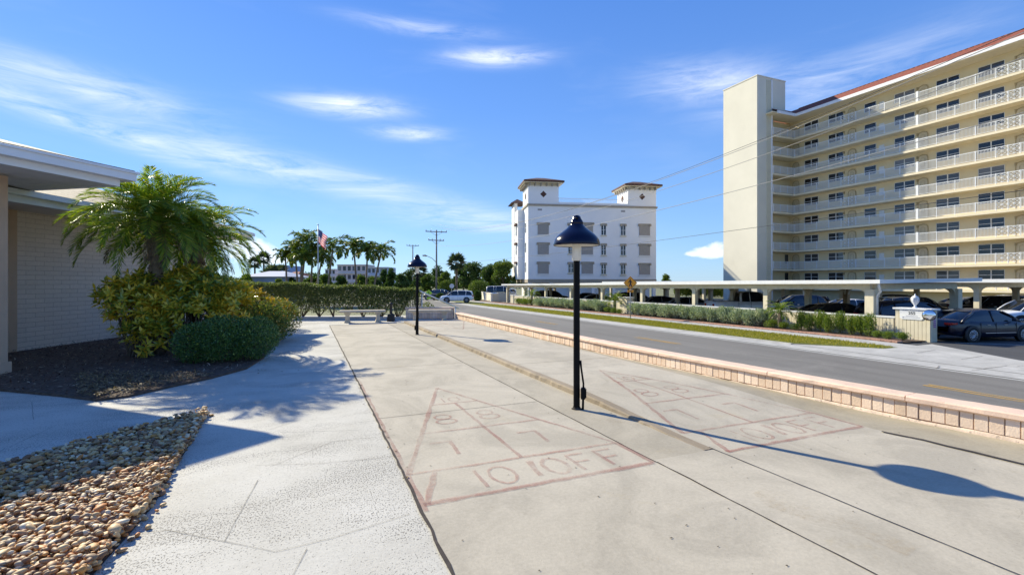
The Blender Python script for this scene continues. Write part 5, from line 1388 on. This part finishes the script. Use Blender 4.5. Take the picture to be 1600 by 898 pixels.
# =====================================================================  VEHICLES
def vehicle(kind, color, label, X, Y, cam_deg, name=None, z=None, lights=True, rimn=12):
    x, y = Cw(X, Y); z = gz(x, min(y, 40)) if z is None else z
    nm = name or {'sedan': 'sedan_car', 'suv': 'suv_car', 'pickup': 'pickup_truck', 'van': 'van'}[kind]
    t = thing(nm, label, {'sedan': 'car', 'suv': 'car', 'pickup': 'pickup truck', 'van': 'van'}[kind], (x, y, z), R(cam_deg-23))
    if kind == 'sedan': L_, W_, wb, wr, belt, H_ = 4.9, .92, 2.86, .335, .93, 1.45
    elif kind == 'suv': L_, W_, wb, wr, belt, H_ = 4.75, .94, 2.75, .36, 1.08, 1.70
    elif kind == 'van': L_, W_, wb, wr, belt, H_ = 5.2, .98, 3.1, .36, 1.2, 2.15
    else: L_, W_, wb, wr, belt, H_ = 5.85, 1.0, 3.7, .40, 1.34, 2.02
    h = L_/2
    if kind == 'sedan':
        st = [(-h, .50, .70, .70), (-h+.05, .92, .80, .40), (-h+.35, 1.0, .88, .30), (-h+.9, 1.0, .92, .24), (-1.2, .97, 1, .22), (0, .94, 1, .20), (.9, .95, 1, .20), (1.35, .92, .99, .22), (h-.5, .80, .93, .24), (h-.15, .68, .84, .28), (h, .48, .72, .36)]
    elif kind in ('suv', 'van'):
        st = [(-h, .60, .80, .60), (-h+.05, 1.05, .90, .42), (-h+.3, 1.08, .95, .34), (-1.2, 1.08, 1, .26), (0, 1.06, 1, .24), (1.0, 1.06, 1, .24), (1.3, 1.03, .99, .25), (h-.4, .94, .93, .28), (h-.1, .82, .86, .34), (h, .58, .78, .42)]
    else:
        st = [(-h, .62, .92, .60), (-h+.03, 1.28, .96, .45), (-h+.3, 1.31, 1, .42), (-1.2, 1.31, 1, .36), (0, 1.30, 1, .34), (1.2, 1.28, 1, .34), (1.45, 1.22, .99, .36), (h-.35, 1.08, .96, .38), (h-.08, 1.0, .92, .42), (h, .62, .88, .48)]
    q = MB(); vs = []; m_ = 13
    for xx, zt, wf, zb in st:
        w = W_*wf; half = [(w*.86, zb), (w*.97, zb+.06), (w, zb+(zt-zb)*.38), (w*.985, zt-(zt-zb)*.30), (w*.95, zt-.05), (w*.80, zt+.0), (0, zt+.035)]
        ring = half+[(-a, b) for a, b in half[-2::-1]]; vs += [(xx, a, b) for a, b in ring]
    fs = []; n_ = len(st)
    for i in range(n_-1):
        for k in range(m_): fs.append((m_*i+k, m_*i+(k+1) % m_, m_*(i+1)+(k+1) % m_, m_*(i+1)+k))
    fs += [tuple(range(m_))[::-1], tuple(range(m_*(n_-1), m_*n_))]
    q.add(vs, fs, 0, True); bo = q.build('body', color, t)
    # cabin
    if kind == 'sedan': cb = [(-2.0, .97, .0), (-1.15, 1.34, .9), (-.55, H_-.015, 1), (.05, H_, 1), (.5, H_-.045, 1), (1.32, .95, .0)]
    elif kind == 'suv': cb = [(-2.28, 1.10, .0), (-2.0, 1.60, .93), (-1.2, H_-.01, 1), (0, H_, 1), (.55, H_-.06, 1), (1.35, 1.06, .0)]
    elif kind == 'van': cb = [(-2.55, 1.2, .0), (-2.45, H_-.08, .95), (-1.6, H_, 1), (.4, H_, 1), (1.0, H_-.1, 1), (1.75, 1.08, .0)]
    else: cb = [(-.95, 1.15, .0), (-.80, H_-.1, .95), (-.5, H_, 1), (.3, H_, 1), (.75, H_-.05, 1), (1.6, 1.14, .0)]
    wb_, wt_ = W_*.90, W_*.70; base = belt-.05; g = MB(); vs = []
    for xx, zt, k in cb:
        ww = wt_+(wb_-wt_)*(1-k)*.6; zt_ = zt
        vs += [(xx, wb_, min(base, zt-.01)), (xx, ww*.5+wb_*.5 if zt > base+.3 else wb_*.98, (base+zt)/2), (xx, ww, zt-.02), (xx, 0, zt+.02), (xx, -ww, zt-.02), (xx, -(ww*.5+wb_*.5) if zt > base+.3 else -wb_*.98, (base+zt)/2), (xx, -wb_, min(base, zt-.01))]
    fs = []
    for i in range(len(cb)-1):
        for k in range(6): fs.append((7*i+k, 7*i+k+1, 7*(i+1)+k+1, 7*(i+1)+k))
    g.add(vs, fs, 0, True); g.build('windows', M_glass2, t)
    q = MB(); top = [c for c in cb if c[2] > .8]; vs = []
    for xx, zt, k in top: ww = wt_+(wb_-wt_)*(1-k)*.6+.012; vs += [(xx, ww, zt-.045), (xx, ww*.93, zt+.006), (xx, 0, zt+.034), (xx, -ww*.93, zt+.006), (xx, -ww, zt-.045)]
    fs = []
    for i in range(len(top)-1):
        for k in range(4): fs.append((5*i+k, 5*i+k+1, 5*(i+1)+k+1, 5*(i+1)+k))
    q.add(vs, fs, 0, True)
    for sg in (-1, 1):
        a, b = cb[-1], cb[-2]; q.tube([(a[0]+.02, sg*wb_, base), ((a[0]+b[0])/2+.03, sg*(wb_+wt_)/2*1.01, (base+b[1])/2+.03), (b[0], sg*wt_*1.01, b[1]-.03)], .032, 6)
        a, b = cb[0], cb[1]; bw_ = wt_+(wb_-wt_)*(1-b[2])*.6; rr_ = .06 if kind == 'sedan' else .08
        q.tube([(a[0]+.05, sg*wb_, base), ((a[0]+b[0])/2, sg*(wb_*.97+bw_)/2*1.01, (base+b[1])/2+.02), (b[0], sg*bw_*1.01, b[1]-.03)], rr_, 6)
        for xm in ((-.18,) if kind != 'van' else (-.9, .4)): q.tube([(xm, sg*wb_*1.0, base), (xm, sg*(wb_+wt_)/2*1.012, (base+H_)/2), (xm+.02, sg*wt_*1.012, H_-.03)], .034, 6)
        if kind in ('suv', 'van'): q.tube([(-1.25, sg*wb_*1.0, base), (-1.3, sg*(wb_+wt_)/2*1.012, (base+H_)/2), (-1.3, sg*wt_*1.012, H_-.04)], .04, 6)
    q.build('roof', color, t)
    if kind == 'pickup':
        q = MB(); q.bb(-h+.1, -1.02, -W_*.86, W_*.86, 1.30, 1.325); q.build('truck_bed', M_dark, t)
    # wheels
    for xx in (-wb/2, wb/2):
        for sg in (-1, 1):
            o = thing('wheel', None, None, (xx, sg*(W_-.11), wr)); o.parent = t
            q = MB(); q.lathe([(wr+.07, sg*.06), (wr+.075, sg*.112), (wr+.03, sg*.118), (0, sg*.116)], n=24, axis='Y'); q.build('wheel_arch', M_dark, t, (xx, sg*(W_-.11), wr+.02))
            MB().lathe([(wr*.62, -.10), (wr*.95, -.11), (wr, -.07), (wr, .07+.05), (wr*.95, .125), (wr*.68, .125), (wr*.66, .08)] if sg > 0 else [(wr*.62, .10), (wr*.95, .11), (wr, .07), (wr, -.12), (wr*.95, -.125), (wr*.68, -.125), (wr*.66, -.08)], n=28, axis='Y').build('tyre', M_tyre, o)
            q = MB(); q.lathe([(0, sg*.120), (wr*.12, sg*.122), (wr*.14, sg*.10)], n=14, axis='Y'); q.lathe([(wr*.62, sg*.124), (wr*.68, sg*.126), (wr*.70, sg*.115)], n=28, axis='Y')
            for k in range(rimn):
                a = 2*math.pi*k/rimn; q.tube([(wr*.1*math.cos(a), sg*.118, wr*.1*math.sin(a)), (wr*.66*math.cos(a), sg*.122, wr*.66*math.sin(a))], wr*.055, 4)
            q.build('rim', M_rim, o)
            MB().lathe([(0, sg*.119), (wr*.66, sg*.119)], n=20, axis='Y').build('hub', M_dark, o)
    if lights:
        for sg in (-1, 1):
            q = MB(); zt = {'sedan': .86, 'suv': .98, 'van': 1.1, 'pickup': 1.0}[kind]; dz = {'sedan': .10, 'suv': .16, 'van': .3, 'pickup': .26}[kind]
            q.box((-h+.045, sg*W_*.66, zt-.02), (.09, W_*.30, dz), 0); q.box((-h+.20, sg*W_*.84, zt-.01), (.30, W_*.115, dz*.8), sg*R(-14)); q.build('taillight', MATS['tail_red'], t, bevel=.01)
            q = MB(); q.box((h-.16, sg*W_*.68, zt-.20), (.16, W_*.30, .12), sg*R(-28)); q.build('headlight', MATS['lamp_clear'], t, bevel=.01)
            q = MB(); q.box((.78, sg*(W_+.06), belt+.07), (.10, .18, .12)); q.build('mirror', color, t, bevel=.02)
            for xx in (-.55, .38): 
                q = MB(); q.box((xx, sg*W_*.985, belt-.14), (.17, .03, .022)); q.build('door_handle', M_rim, t)
            q = MB(); q.box((.1, sg*(W_+.002), .42), (1.7, .012, .025)); q.build('side_trim', M_rim, t)
            q = MB()
            for xx in (-1.0 if kind == 'sedan' else -1.12, -.16, .98): q.box((xx, sg*(W_*.99), (belt+.3)/2), (.012, .02, belt-.38))
            q.build('door_seam', M_dark, t)
    return t
MATS['tail_red'] = glassmat('tail_red', (.35, .01, .01), .15, .6); MATS['lamp_clear'] = glassmat('lamp_clear', (.6, .62, .65), .1, .7)
P_navy = carpaint('paint_navy', (.004, .006, .020), .0, .3); P_black = carpaint('paint_black', (.012, .012, .013), .2); P_white = carpaint('paint_white', (.82, .83, .85), 0)
P_grey = carpaint('paint_grey', (.26, .265, .28), .1); P_silver = carpaint('paint_silver', (.50, .51, .53), .1); P_blue = carpaint('paint_blue', (.02, .05, .16), .4); P_dgrey = carpaint('paint_dark_grey', (.06, .065, .07), .5)
dx, dy = math.cos(R(10)), math.sin(R(10))
vehicle('sedan', P_navy, 'dark navy sedan with spoked wheels parked just right of the sign pillar', 20.62+1.43*dx-.82*dy*1, 21.55+1.43*dy+.82, 10, z=-1.25)
vehicle('suv', P_navy, 'dark blue car parked behind the low wall beside the sign pillar', cx(1418, 25.6), 25.6, 2, z=-1.25)
vehicle('sedan', P_black, 'black sedan behind the low wall right of the small palm', cx(1306, 29.0), 29.0, 2, z=-1.25)
vehicle('suv', P_white, 'white car half cut off by the right edge behind the navy sedan', cx(1618, 28.5), 28.5, 170)
vehicle('sedan', P_white, 'white sedan deeper in the carport above the black sedan', cx(1325, 37), 37, 175)
vehicle('suv', P_black, 'black car deep in the carport between the two corner posts', cx(1425, 34.5), 34.5, 4)
vehicle('suv', P_dgrey, 'dark grey car deep in the carport behind the corner post', cx(1385, 41), 41, 176)
vehicle('suv', P_black, 'black car under the second carport above the navy sedan', cx(1545, 36), 36, 178)
vehicle('sedan', P_silver, 'silver car under the second carport seen left of its first post', cx(1512, 41), 41, 4)
vehicle('suv', P_dgrey, 'dark grey car at the far right under the second carport', cx(1600, 40), 40, 3)
vehicle('suv', P_black, 'black car deep in the carport above the small palm', cx(1245, 40), 40, 178)
vehicle('pickup', P_white, 'white pickup truck with red tail lights parked under the carport', cx(1166, 37), 37, 3, z=-1.28)
vehicle('sedan', P_silver, 'silver sedan parked just left of the white pickup truck', cx(1070, 43.5), 43.5, 178)
vehicle('sedan', P_grey, 'grey sedan partly hidden behind the silver sedan', cx(1028, 47.5), 47.5, 178)
vehicle('suv', P_black, 'black car under the carport right of the walking sign', cx(992, 54), 54, 3, lights=False)
vehicle('sedan', P_white, 'white sedan under the carport just right of the near court lamp', cx(929, 56), 56, 176, lights=False)
vehicle('sedan', P_black, 'black sedan under the carport beyond the near court lamp', cx(915, 62), 62, 176, lights=False)
vehicle('suv', P_dgrey, 'dark grey car near the far left end of the carport', cx(862, 66), 66, 0, lights=False)
vehicle('suv', P_white, 'white estate car crossing at the far street corner', cx(714, 68), 68, 183, z=-1.40)
vehicle('suv', P_black, 'black car turned behind the white estate car at the corner', cx(683, 78), 78, 150, z=-1.4, lights=False)
vehicle('van', P_white, 'white van parked behind the pale yard wall', cx(783, 84), 84, 2, lights=False)
vehicle('suv', P_white, 'white car behind the yard wall beside the carport end', cx(799, 88), 88, 90, lights=False)

# =====================================================================  SIGNS, POLES, WIRES, FLAG
x, y = Cw(cx(985, 35.5), 35.5)
PS = thing('walking_sign', 'orange diamond pedestrian sign on a metal post in the verge', 'sign', (x, y, gz(x, y)+.1), -TH-R(4))
MB().tube([(0, .03, -.1), (0, .03, 2.95)], .032, 8).build('post', M_metal, PS)
q = MB(); s = .50; z = 2.62
q.add([(0, 0, z-s), (s, 0, z), (0, 0, z+s), (-s, 0, z), (0, .012, z-s), (s, .012, z), (0, .012, z+s), (-s, .012, z)], [(0, 1, 2, 3), (7, 6, 5, 4), (0, 4, 5, 1), (1, 5, 6, 2), (2, 6, 7, 3), (3, 7, 4, 0)])
p_ = q.build('panel', M_orange, PS)
q = MB(); s1, s2 = .47, .445
for k in range(4):
    an = [k*math.pi/2, (k+1)*math.pi/2]; P_ = [(s_*math.cos(a), -.003, z+s_*math.sin(a)) for a in an for s_ in (s1, s2)]
    q.add(P_, [(0, 1, 3, 2)])
q.build('border', M_ink, PS)
def walker(q, z, sc=1):
    def limb(pts, w0, w1):
        for (a, b) in zip(pts[:-1], pts[1:]):
            a = Vector(a); b = Vector(b); d = (b-a).normalized(); n_ = Vector((-d.y, d.x)); 
            q.add([(v.x*sc, -.004, z+v.y*sc) for v in (a+n_*w0, b+n_*w1, b-n_*w1, a-n_*w0)], [(0, 1, 2, 3)])
    q.add([(.0+.045*sc*math.cos(a)-.02, -.004, z+.24*sc+.05*sc*math.sin(a)) for a in np.linspace(0, 6.28, 12, False)], [tuple(range(12))])
    limb([(-.02, .18), (.01, -.02)], .065, .05); limb([(.0, -.02), (.05, -.15), (.09, -.27)], .04, .028); limb([(0, -.02), (-.04, -.15), (-.09, -.26)], .04, .028)
    limb([(-.03, .16), (-.12, .08), (-.15, .0)], .026, .018); limb([(.01, .16), (.09, .07), (.12, .0)], .026, .018)
q = MB(); walker(q, z, 1.05); q.build('walking_figure', M_ink, PS)
q = MB(); q.bb(-.22, .22, -.001, .011, 1.93, 2.10); q.build('plate', M_orange, PS)
q = MB(); q.add([(-.14, -.004, 2.0), (.03, -.004, 2.0), (.03, -.004, 2.03), (-.14, -.004, 2.03)], [(0, 1, 2, 3)]); q.add([(.03, -.004, 1.97), (.14, -.004, 2.015), (.03, -.004, 2.06)], [(0, 1, 2)]); q.build('arrow', M_ink, PS)
x, y = Cw(cx(670, 70), 70)
LS = thing('crossing_sign', 'lime yellow diamond sign beside the utility pole', 'sign', (x, y, -1.45), -TH)
MB().tube([(0, .03, 0), (0, .03, 1.6)], .03, 6).build('post', M_metal, LS)
q = MB(); z = 1.35; s = .50; q.add([(0, 0, z-s), (s, 0, z), (0, 0, z+s), (-s, 0, z), (0, .012, z-s), (s, .012, z), (0, .012, z+s), (-s, .012, z)], [(0, 1, 2, 3), (7, 6, 5, 4), (0, 4, 5, 1), (1, 5, 6, 2), (2, 6, 7, 3), (3, 7, 4, 0)]); q.build('panel', M_lime, LS)
q = MB(); walker(q, z, .9); q.build('walking_figure', M_ink, LS)
q = MB(); z -= .75; s = .28; q.add([(-s, 0, z-.14), (s, 0, z-.14), (s, 0, z+.14), (-s, 0, z+.14)], [(0, 1, 2, 3)]); q.build('plate', M_lime, LS)
x, y = Cw(cx(706, 72), 72)
RS = thing('round_sign', 'back of a round traffic sign above the white estate car', 'sign', (x, y, -1.4), -TH)
MB().tube([(0, .03, 0), (0, .03, 2.2)], .03, 6).build('post', M_metal, RS)
MB().lathe([(0, -.01), (.36, -.01), (.36, .01), (0, .01)], (0, 0, 2.3), 8, 0, 'Y', False).build('panel', M_hazeb, RS)

def util_pole(label, u, Y, ztop, arms, lamp=False, r=.17):
    x, y = Cw(cx(u, Y), Y); t = thing('utility_pole', label, 'utility pole', (x, y, -1.5), 0, 'utility poles along the street')
    MB().tube([(0, 0, 0), (0, 0, ztop+1.5)], [r, r*.7], 10).build('pole', M_wood, t)
    for z, w in arms:
        q = MB(); q.box((0, .16, z+1.5), (w*2, .12, .14)); q.tube([(-w*.6, .15, z+1.48), (0, 0, z+.8)], .025, 5); q.tube([(w*.6, .15, z+1.48), (0, 0, z+.8)], .025, 5); a = q.build('crossarm', M_wood, t)
        for k in (-.95, -.5, .5, .95): MB().lathe([(.05, 0), (.09, .08), (.05, .14), (.08, .2), (.03, .27), (0, .28)], (k*w, .16, z+1.56), 8).build('insulator', M_metal, a)
    if lamp:
        q = MB(); z = 5.5+1.5; q.tube([(0, 0, z-.6), (-.9, -.6, z+.1), (-2.0, -1.0, z+.5)], .05, 6); q.build('lamp_arm', M_metal, t)
        q = MB(); q.tube([(-1.9, -.95, z+.48), (-2.2, -1.08, z+.52), (-2.75, -1.3, z+.52)], [.08, .17, .10], 8); q.build('lamp_head', M_metal, t)
    return (x, y)
pxy = util_pole('tall utility pole with two crossarms and a street light arm', 682, 84, 10.6, [(10.3, 1.9), (8.8, 1.4)], True)
util_pole('shorter utility pole farther off behind the far court lamp', 645, 125, 11.2, [(11.0, 1.6)], False)
WI = [(9.05, 20.2, .0019, 7.55, M_wire, .028), (8.65, 19.2, .0019, 7.25, M_wired, .022), (8.5, 20.9, .0018, 7.15, M_wire, .028), (6.4, 19.9, .0010, 5.75, M_wire, .030), (4.35, 20.0, .0003, 4.0, M_wired, .022)]
names = ['topmost pale cable crossing before the apartment block', 'dark thin cable just under the topmost one', 'third cable down crossing the stair tower', 'fourth cable down, sagging across the middle balconies', 'lowest dark cable crossing the lower balconies']
for (z0, tx, k, zm, mt, rr), lb in zip(WI, names):
    pts = []
    for s in list(np.arange(-12, 83, 2.5))+[83.0]:
        f = max(0, min(1, (s-60)/23)); pts.append((tx+(pxy[0]-tx+(tx-20)*.9)*f, s, zm+k*(s-36)**2))
    q = MB(); q.tube(pts, rr*.52, 5); o = q.build('power_cable', mt); tag(o, lb, 'cable', 'overhead cables along the street')
# near pole behind the viewer that carries the cables
x, y = 19.9, -14
t = thing('utility_pole', 'utility pole carrying the cables beyond the near end of the street', 'utility pole', (x, y, -1.25)); MB().tube([(0, 0, 0), (0, 0, 13)], [.17, .12], 10).build('pole', M_wood, t)
# flag
x, y = Cw(cx(497, 50), 50)
FP = thing('flagpole', 'slim metal flagpole rising from the feather palms', 'flagpole', (x, y, -1.5), -TH)
MB().tube([(0, 0, 0), (0, 0, 8.9)], [.07, .04], 10).build('pole', M_metal, FP)
MB().lathe([(0, -.08), (.06, -.05), (.08, 0), (.06, .05), (0, .08)], (0, 0, 8.95), 10).build('finial', M_metal, FP)
FL = thing('flag', 'striped red and white flag with blue canton hanging from the flagpole', 'flag', (x, y, 0), -TH)
q = MB(); na, nb = 26, 13; vs = []
for i in range(na+1):
    a = i/na
    for j in range(nb+1):
        b = j/nb; f = .10*math.sin(a*9+b*2.2)*(a**.5)
        vs.append((.06+a*(.92-.25*b)+b*.02*math.sin(a*7)+.05*math.sin(b*6+a*3)*a, f+.08*math.sin(b*9)*a, 7.0-b*1.35-a*(1.05-.25*a)+.0))
for i in range(na):
    for j in range(nb):
        mi = 2 if (i/na < .4 and j < 7) else (0 if j % 2 == 0 else 1)
        m_ = nb+1; q.f.append((i*m_+j, i*m_+j+1, (i+1)*m_+j+1, (i+1)*m_+j)); q.m.append(mi); q.sm.append(True)
q.v = vs
def cloth(name, c):
    m, nt, p, out = newmat(name); p.inputs['Base Color'].default_value = (*c, 1); p.inputs['Roughness'].default_value = .8
    tr = N(nt, 'ShaderNodeBsdfTranslucent'); tr.inputs[0].default_value = (*c, 1); ms = N(nt, 'ShaderNodeMixShader'); ms.inputs[0].default_value = .45
    nt.links.new(p.outputs[0], ms.inputs[1]); nt.links.new(tr.outputs[0], ms.inputs[2]); nt.links.new(ms.outputs[0], out.inputs[0]); return m
fo = q.build('cloth', [cloth('flag_red', (.60, .03, .05)), cloth('flag_white', (.75, .72, .72)), cloth('flag_blue', (.02, .03, .14))], FL)
q = MB()
for r_ in range(5):
    for c_ in range(6):
        i = int(.4*na*(c_+.5)/6); j = 7*(r_+.5)/5; j0 = int(j); v = vs[i*(nb+1)+j0]
        q.box((v[0]+.01, v[1]-.012, v[2]-.03), (.03, .003, .03))
        q.box((v[0]+.01, v[1]+.012, v[2]-.03), (.03, .003, .03))
q.build('stars', M_signw, FL)

# =====================================================================  CAMERA, LIGHT, SKY
cam = bpy.data.cameras.new('camera'); co = bpy.data.objects.new('camera', cam); COL.objects.link(co)
cam.sensor_width = 36; cam.lens = F/1600*36; cam.clip_end = 6000; cam.clip_start = .05
co.location = (0, 0, CH); co.rotation_euler = (R(90), 0, -TH); cam.shift_y = -(449-VH)/1600.0
SC.camera = co
SUN = Vector((-.7186, 1.4294, 1.0)).normalized()
sl = bpy.data.lights.new('sun', 'SUN'); sl.energy = 5.0; sl.angle = R(.53); sl.color = (1, .92, .705)
so = bpy.data.objects.new('sun', sl); COL.objects.link(so); so.rotation_euler = (-SUN).to_track_quat('-Z', 'Y').to_euler(); so.location = (0, 0, 40)
w = bpy.data.worlds.new('World'); SC.world = w; w.use_nodes = True; nt = w.node_tree; nt.nodes.clear()
out = nt.nodes.new('ShaderNodeOutputWorld'); bg = nt.nodes.new('ShaderNodeBackground'); sky = nt.nodes.new('ShaderNodeTexSky')
sky.sky_type = 'NISHITA'; sky.sun_disc = False; sky.sun_elevation = math.asin(SUN.z); sky.sun_rotation = math.atan2(SUN.x, SUN.y)
sky.air_density = 1.0; sky.dust_density = .05; sky.ozone_density = 3.0; sky.altitude = 0
tc = nt.nodes.new('ShaderNodeTexCoord'); sp = nt.nodes.new('ShaderNodeSeparateXYZ'); nt.links.new(tc.outputs['Generated'], sp.inputs[0])
# azimuth (from view centre, to the right) and elevation of the sky direction, in radians
az = mth(nt, 'SUBTRACT', mth(nt, 'ARCTAN2', sp.outputs[0], sp.outputs[1]), TH); el = mth(nt, 'ARCSINE', sp.outputs[2])
cb = nt.nodes.new('ShaderNodeCombineXYZ'); nt.links.new(az, cb.inputs[0]); nt.links.new(el, cb.inputs[1])
def wn(scale, sx, sy, rot, det=6, dist=.8, rough=.62):
    mp = nt.nodes.new('ShaderNodeMapping'); mp.inputs['Rotation'].default_value = (0, 0, rot); mp.inputs['Scale'].default_value = (sx, sy, 1)
    nt.links.new(cb.outputs[0], mp.inputs[0]); return noise(nt, mp.outputs[0], scale, det, rough, dist)
n1 = wn(3.2, 1.0, 5.0, R(20)); n2 = wn(11, .55, 3.4, R(8), 8, .7, .68); n3 = wn(1.6, 1, 3, R(18), 4, .3)
# clouds: (u, v in the sky seen, half width, half height in radians, tilt, amount, puffiness)
CL = [(545, 166, .085, .016, .02, .85), (640, 209, .06, .011, .02, .62), (775, 90, .085, .013, .02, .75), (110, 130, .15, .024, -.06, .38), (130, 195, .18, .012, -.26, .34), (1110, 128, .11, .03, -.1, .42), (1290, 128, .16, .03, .15, .30),
      (600, 300, .36, .024, -.22, .27), (770, 348, .20, .018, -.05, .30), (660, 45, .12, .012, -.03, .34), (330, 245, .26, .02, -.15, .26), (450, 262, .2, .012, -.1, .22)]
tot = None
for u, v, a, b, tilt, amt in CL:
    A0 = math.atan((u-800)/F); E0 = math.atan((VH-v)/F*math.cos(A0))
    dx_ = mth(nt, 'SUBTRACT', az, A0); dy_ = mth(nt, 'SUBTRACT', el, E0)
    c_, s_ = math.cos(tilt), math.sin(tilt)
    X_ = mth(nt, 'DIVIDE', mth(nt, 'ADD', mth(nt, 'MULTIPLY', dx_, c_), mth(nt, 'MULTIPLY', dy_, s_)), a)
    Y_ = mth(nt, 'DIVIDE', mth(nt, 'SUBTRACT', mth(nt, 'MULTIPLY', dy_, c_), mth(nt, 'MULTIPLY', dx_, s_)), b)
    d2 = mth(nt, 'ADD', mth(nt, 'MULTIPLY', X_, X_), mth(nt, 'MULTIPLY', Y_, Y_))
    g_ = mth(nt, 'MULTIPLY', mth(nt, 'POWER', 2.718, mth(nt, 'MULTIPLY', d2, -.9)), amt)
    tot = g_ if tot is None else mth(nt, 'ADD', tot, g_)
wisp = mth(nt, 'MULTIPLY', mth(nt, 'ADD', mth(nt, 'MULTIPLY', n1, 1.6), mth(nt, 'SUBTRACT', mth(nt, 'MULTIPLY', n2, 3.6), 1.85)), tot, False)
wisp = mth(nt, 'MULTIPLY', wisp, .95, True)
veil = ramp(nt, mth(nt, 'ADD', mth(nt, 'MULTIPLY', n3, .6), mth(nt, 'MULTIPLY', n1, .4)), [(.52, 0), (.80, .09)]).outputs[0]
cum = None
for u, v, a, b in ((393, 395, .050, .024), (372, 380, .04, .02), (420, 405, .045, .012), (1112, 393, .045, .013), (1122, 386, .026, .012), (1090, 396, .026, .006)):
    A0 = math.atan((u-800)/F); E0 = math.atan((VH-v)/F*math.cos(A0))
    X_ = mth(nt, 'DIVIDE', mth(nt, 'SUBTRACT', az, A0), a); Y_ = mth(nt, 'DIVIDE', mth(nt, 'SUBTRACT', el, E0), b)
    d2 = mth(nt, 'ADD', mth(nt, 'MULTIPLY', X_, X_), mth(nt, 'MULTIPLY', Y_, Y_))
    g_ = mth(nt, 'SUBTRACT', 1.0, d2); cum = g_ if cum is None else mth(nt, 'MAXIMUM', cum, g_)
nc = wn(26, 1, 1.3, 0, 6, .2)
cum = mth(nt, 'MULTIPLY', mth(nt, 'ADD', cum, mth(nt, 'MULTIPLY', mth(nt, 'SUBTRACT', nc, .5), 2.6)), 1.6, True)
al_ = mth(nt, 'MAXIMUM', mth(nt, 'MAXIMUM', wisp, veil), mth(nt, 'MULTIPLY', cum, .72))
tint = mix(nt, 1.0, sky.outputs[0], (.62, .85, 1.22), 'MULTIPLY')
grad = ramp(nt, mth(nt, 'DIVIDE', el, 1.2, True), [(0, (.42, .64, .93)), (.10, (.30, .54, .93)), (.28, (.165, .385, .93)), (.50, (.085, .27, .84)), (1, (.05, .18, .66))]).outputs[0]
grad = mix(nt, 1.0, grad, (6.9, 6.8, 6.6), 'MULTIPLY')
tint = mix(nt, .62, tint, grad)
CLD = 8.5
colr = mix(nt, al_, tint, (CLD*.93, CLD*.97, CLD*1.03))
nt.links.new(colr, bg.inputs[0]); bg.inputs[1].default_value = .100; nt.links.new(bg.outputs[0], out.inputs[0])
vs_ = SC.view_settings; SC.display_settings.display_device = 'sRGB'
vs_.view_transform = 'Standard'; vs_.look = 'None'; vs_.gamma = 1; vs_.exposure = .63; vs_.use_curve_mapping = False
SC.cycles.max_bounces = 6; SC.cycles.transparent_max_bounces = 12; SC.cycles.use_denoising = True
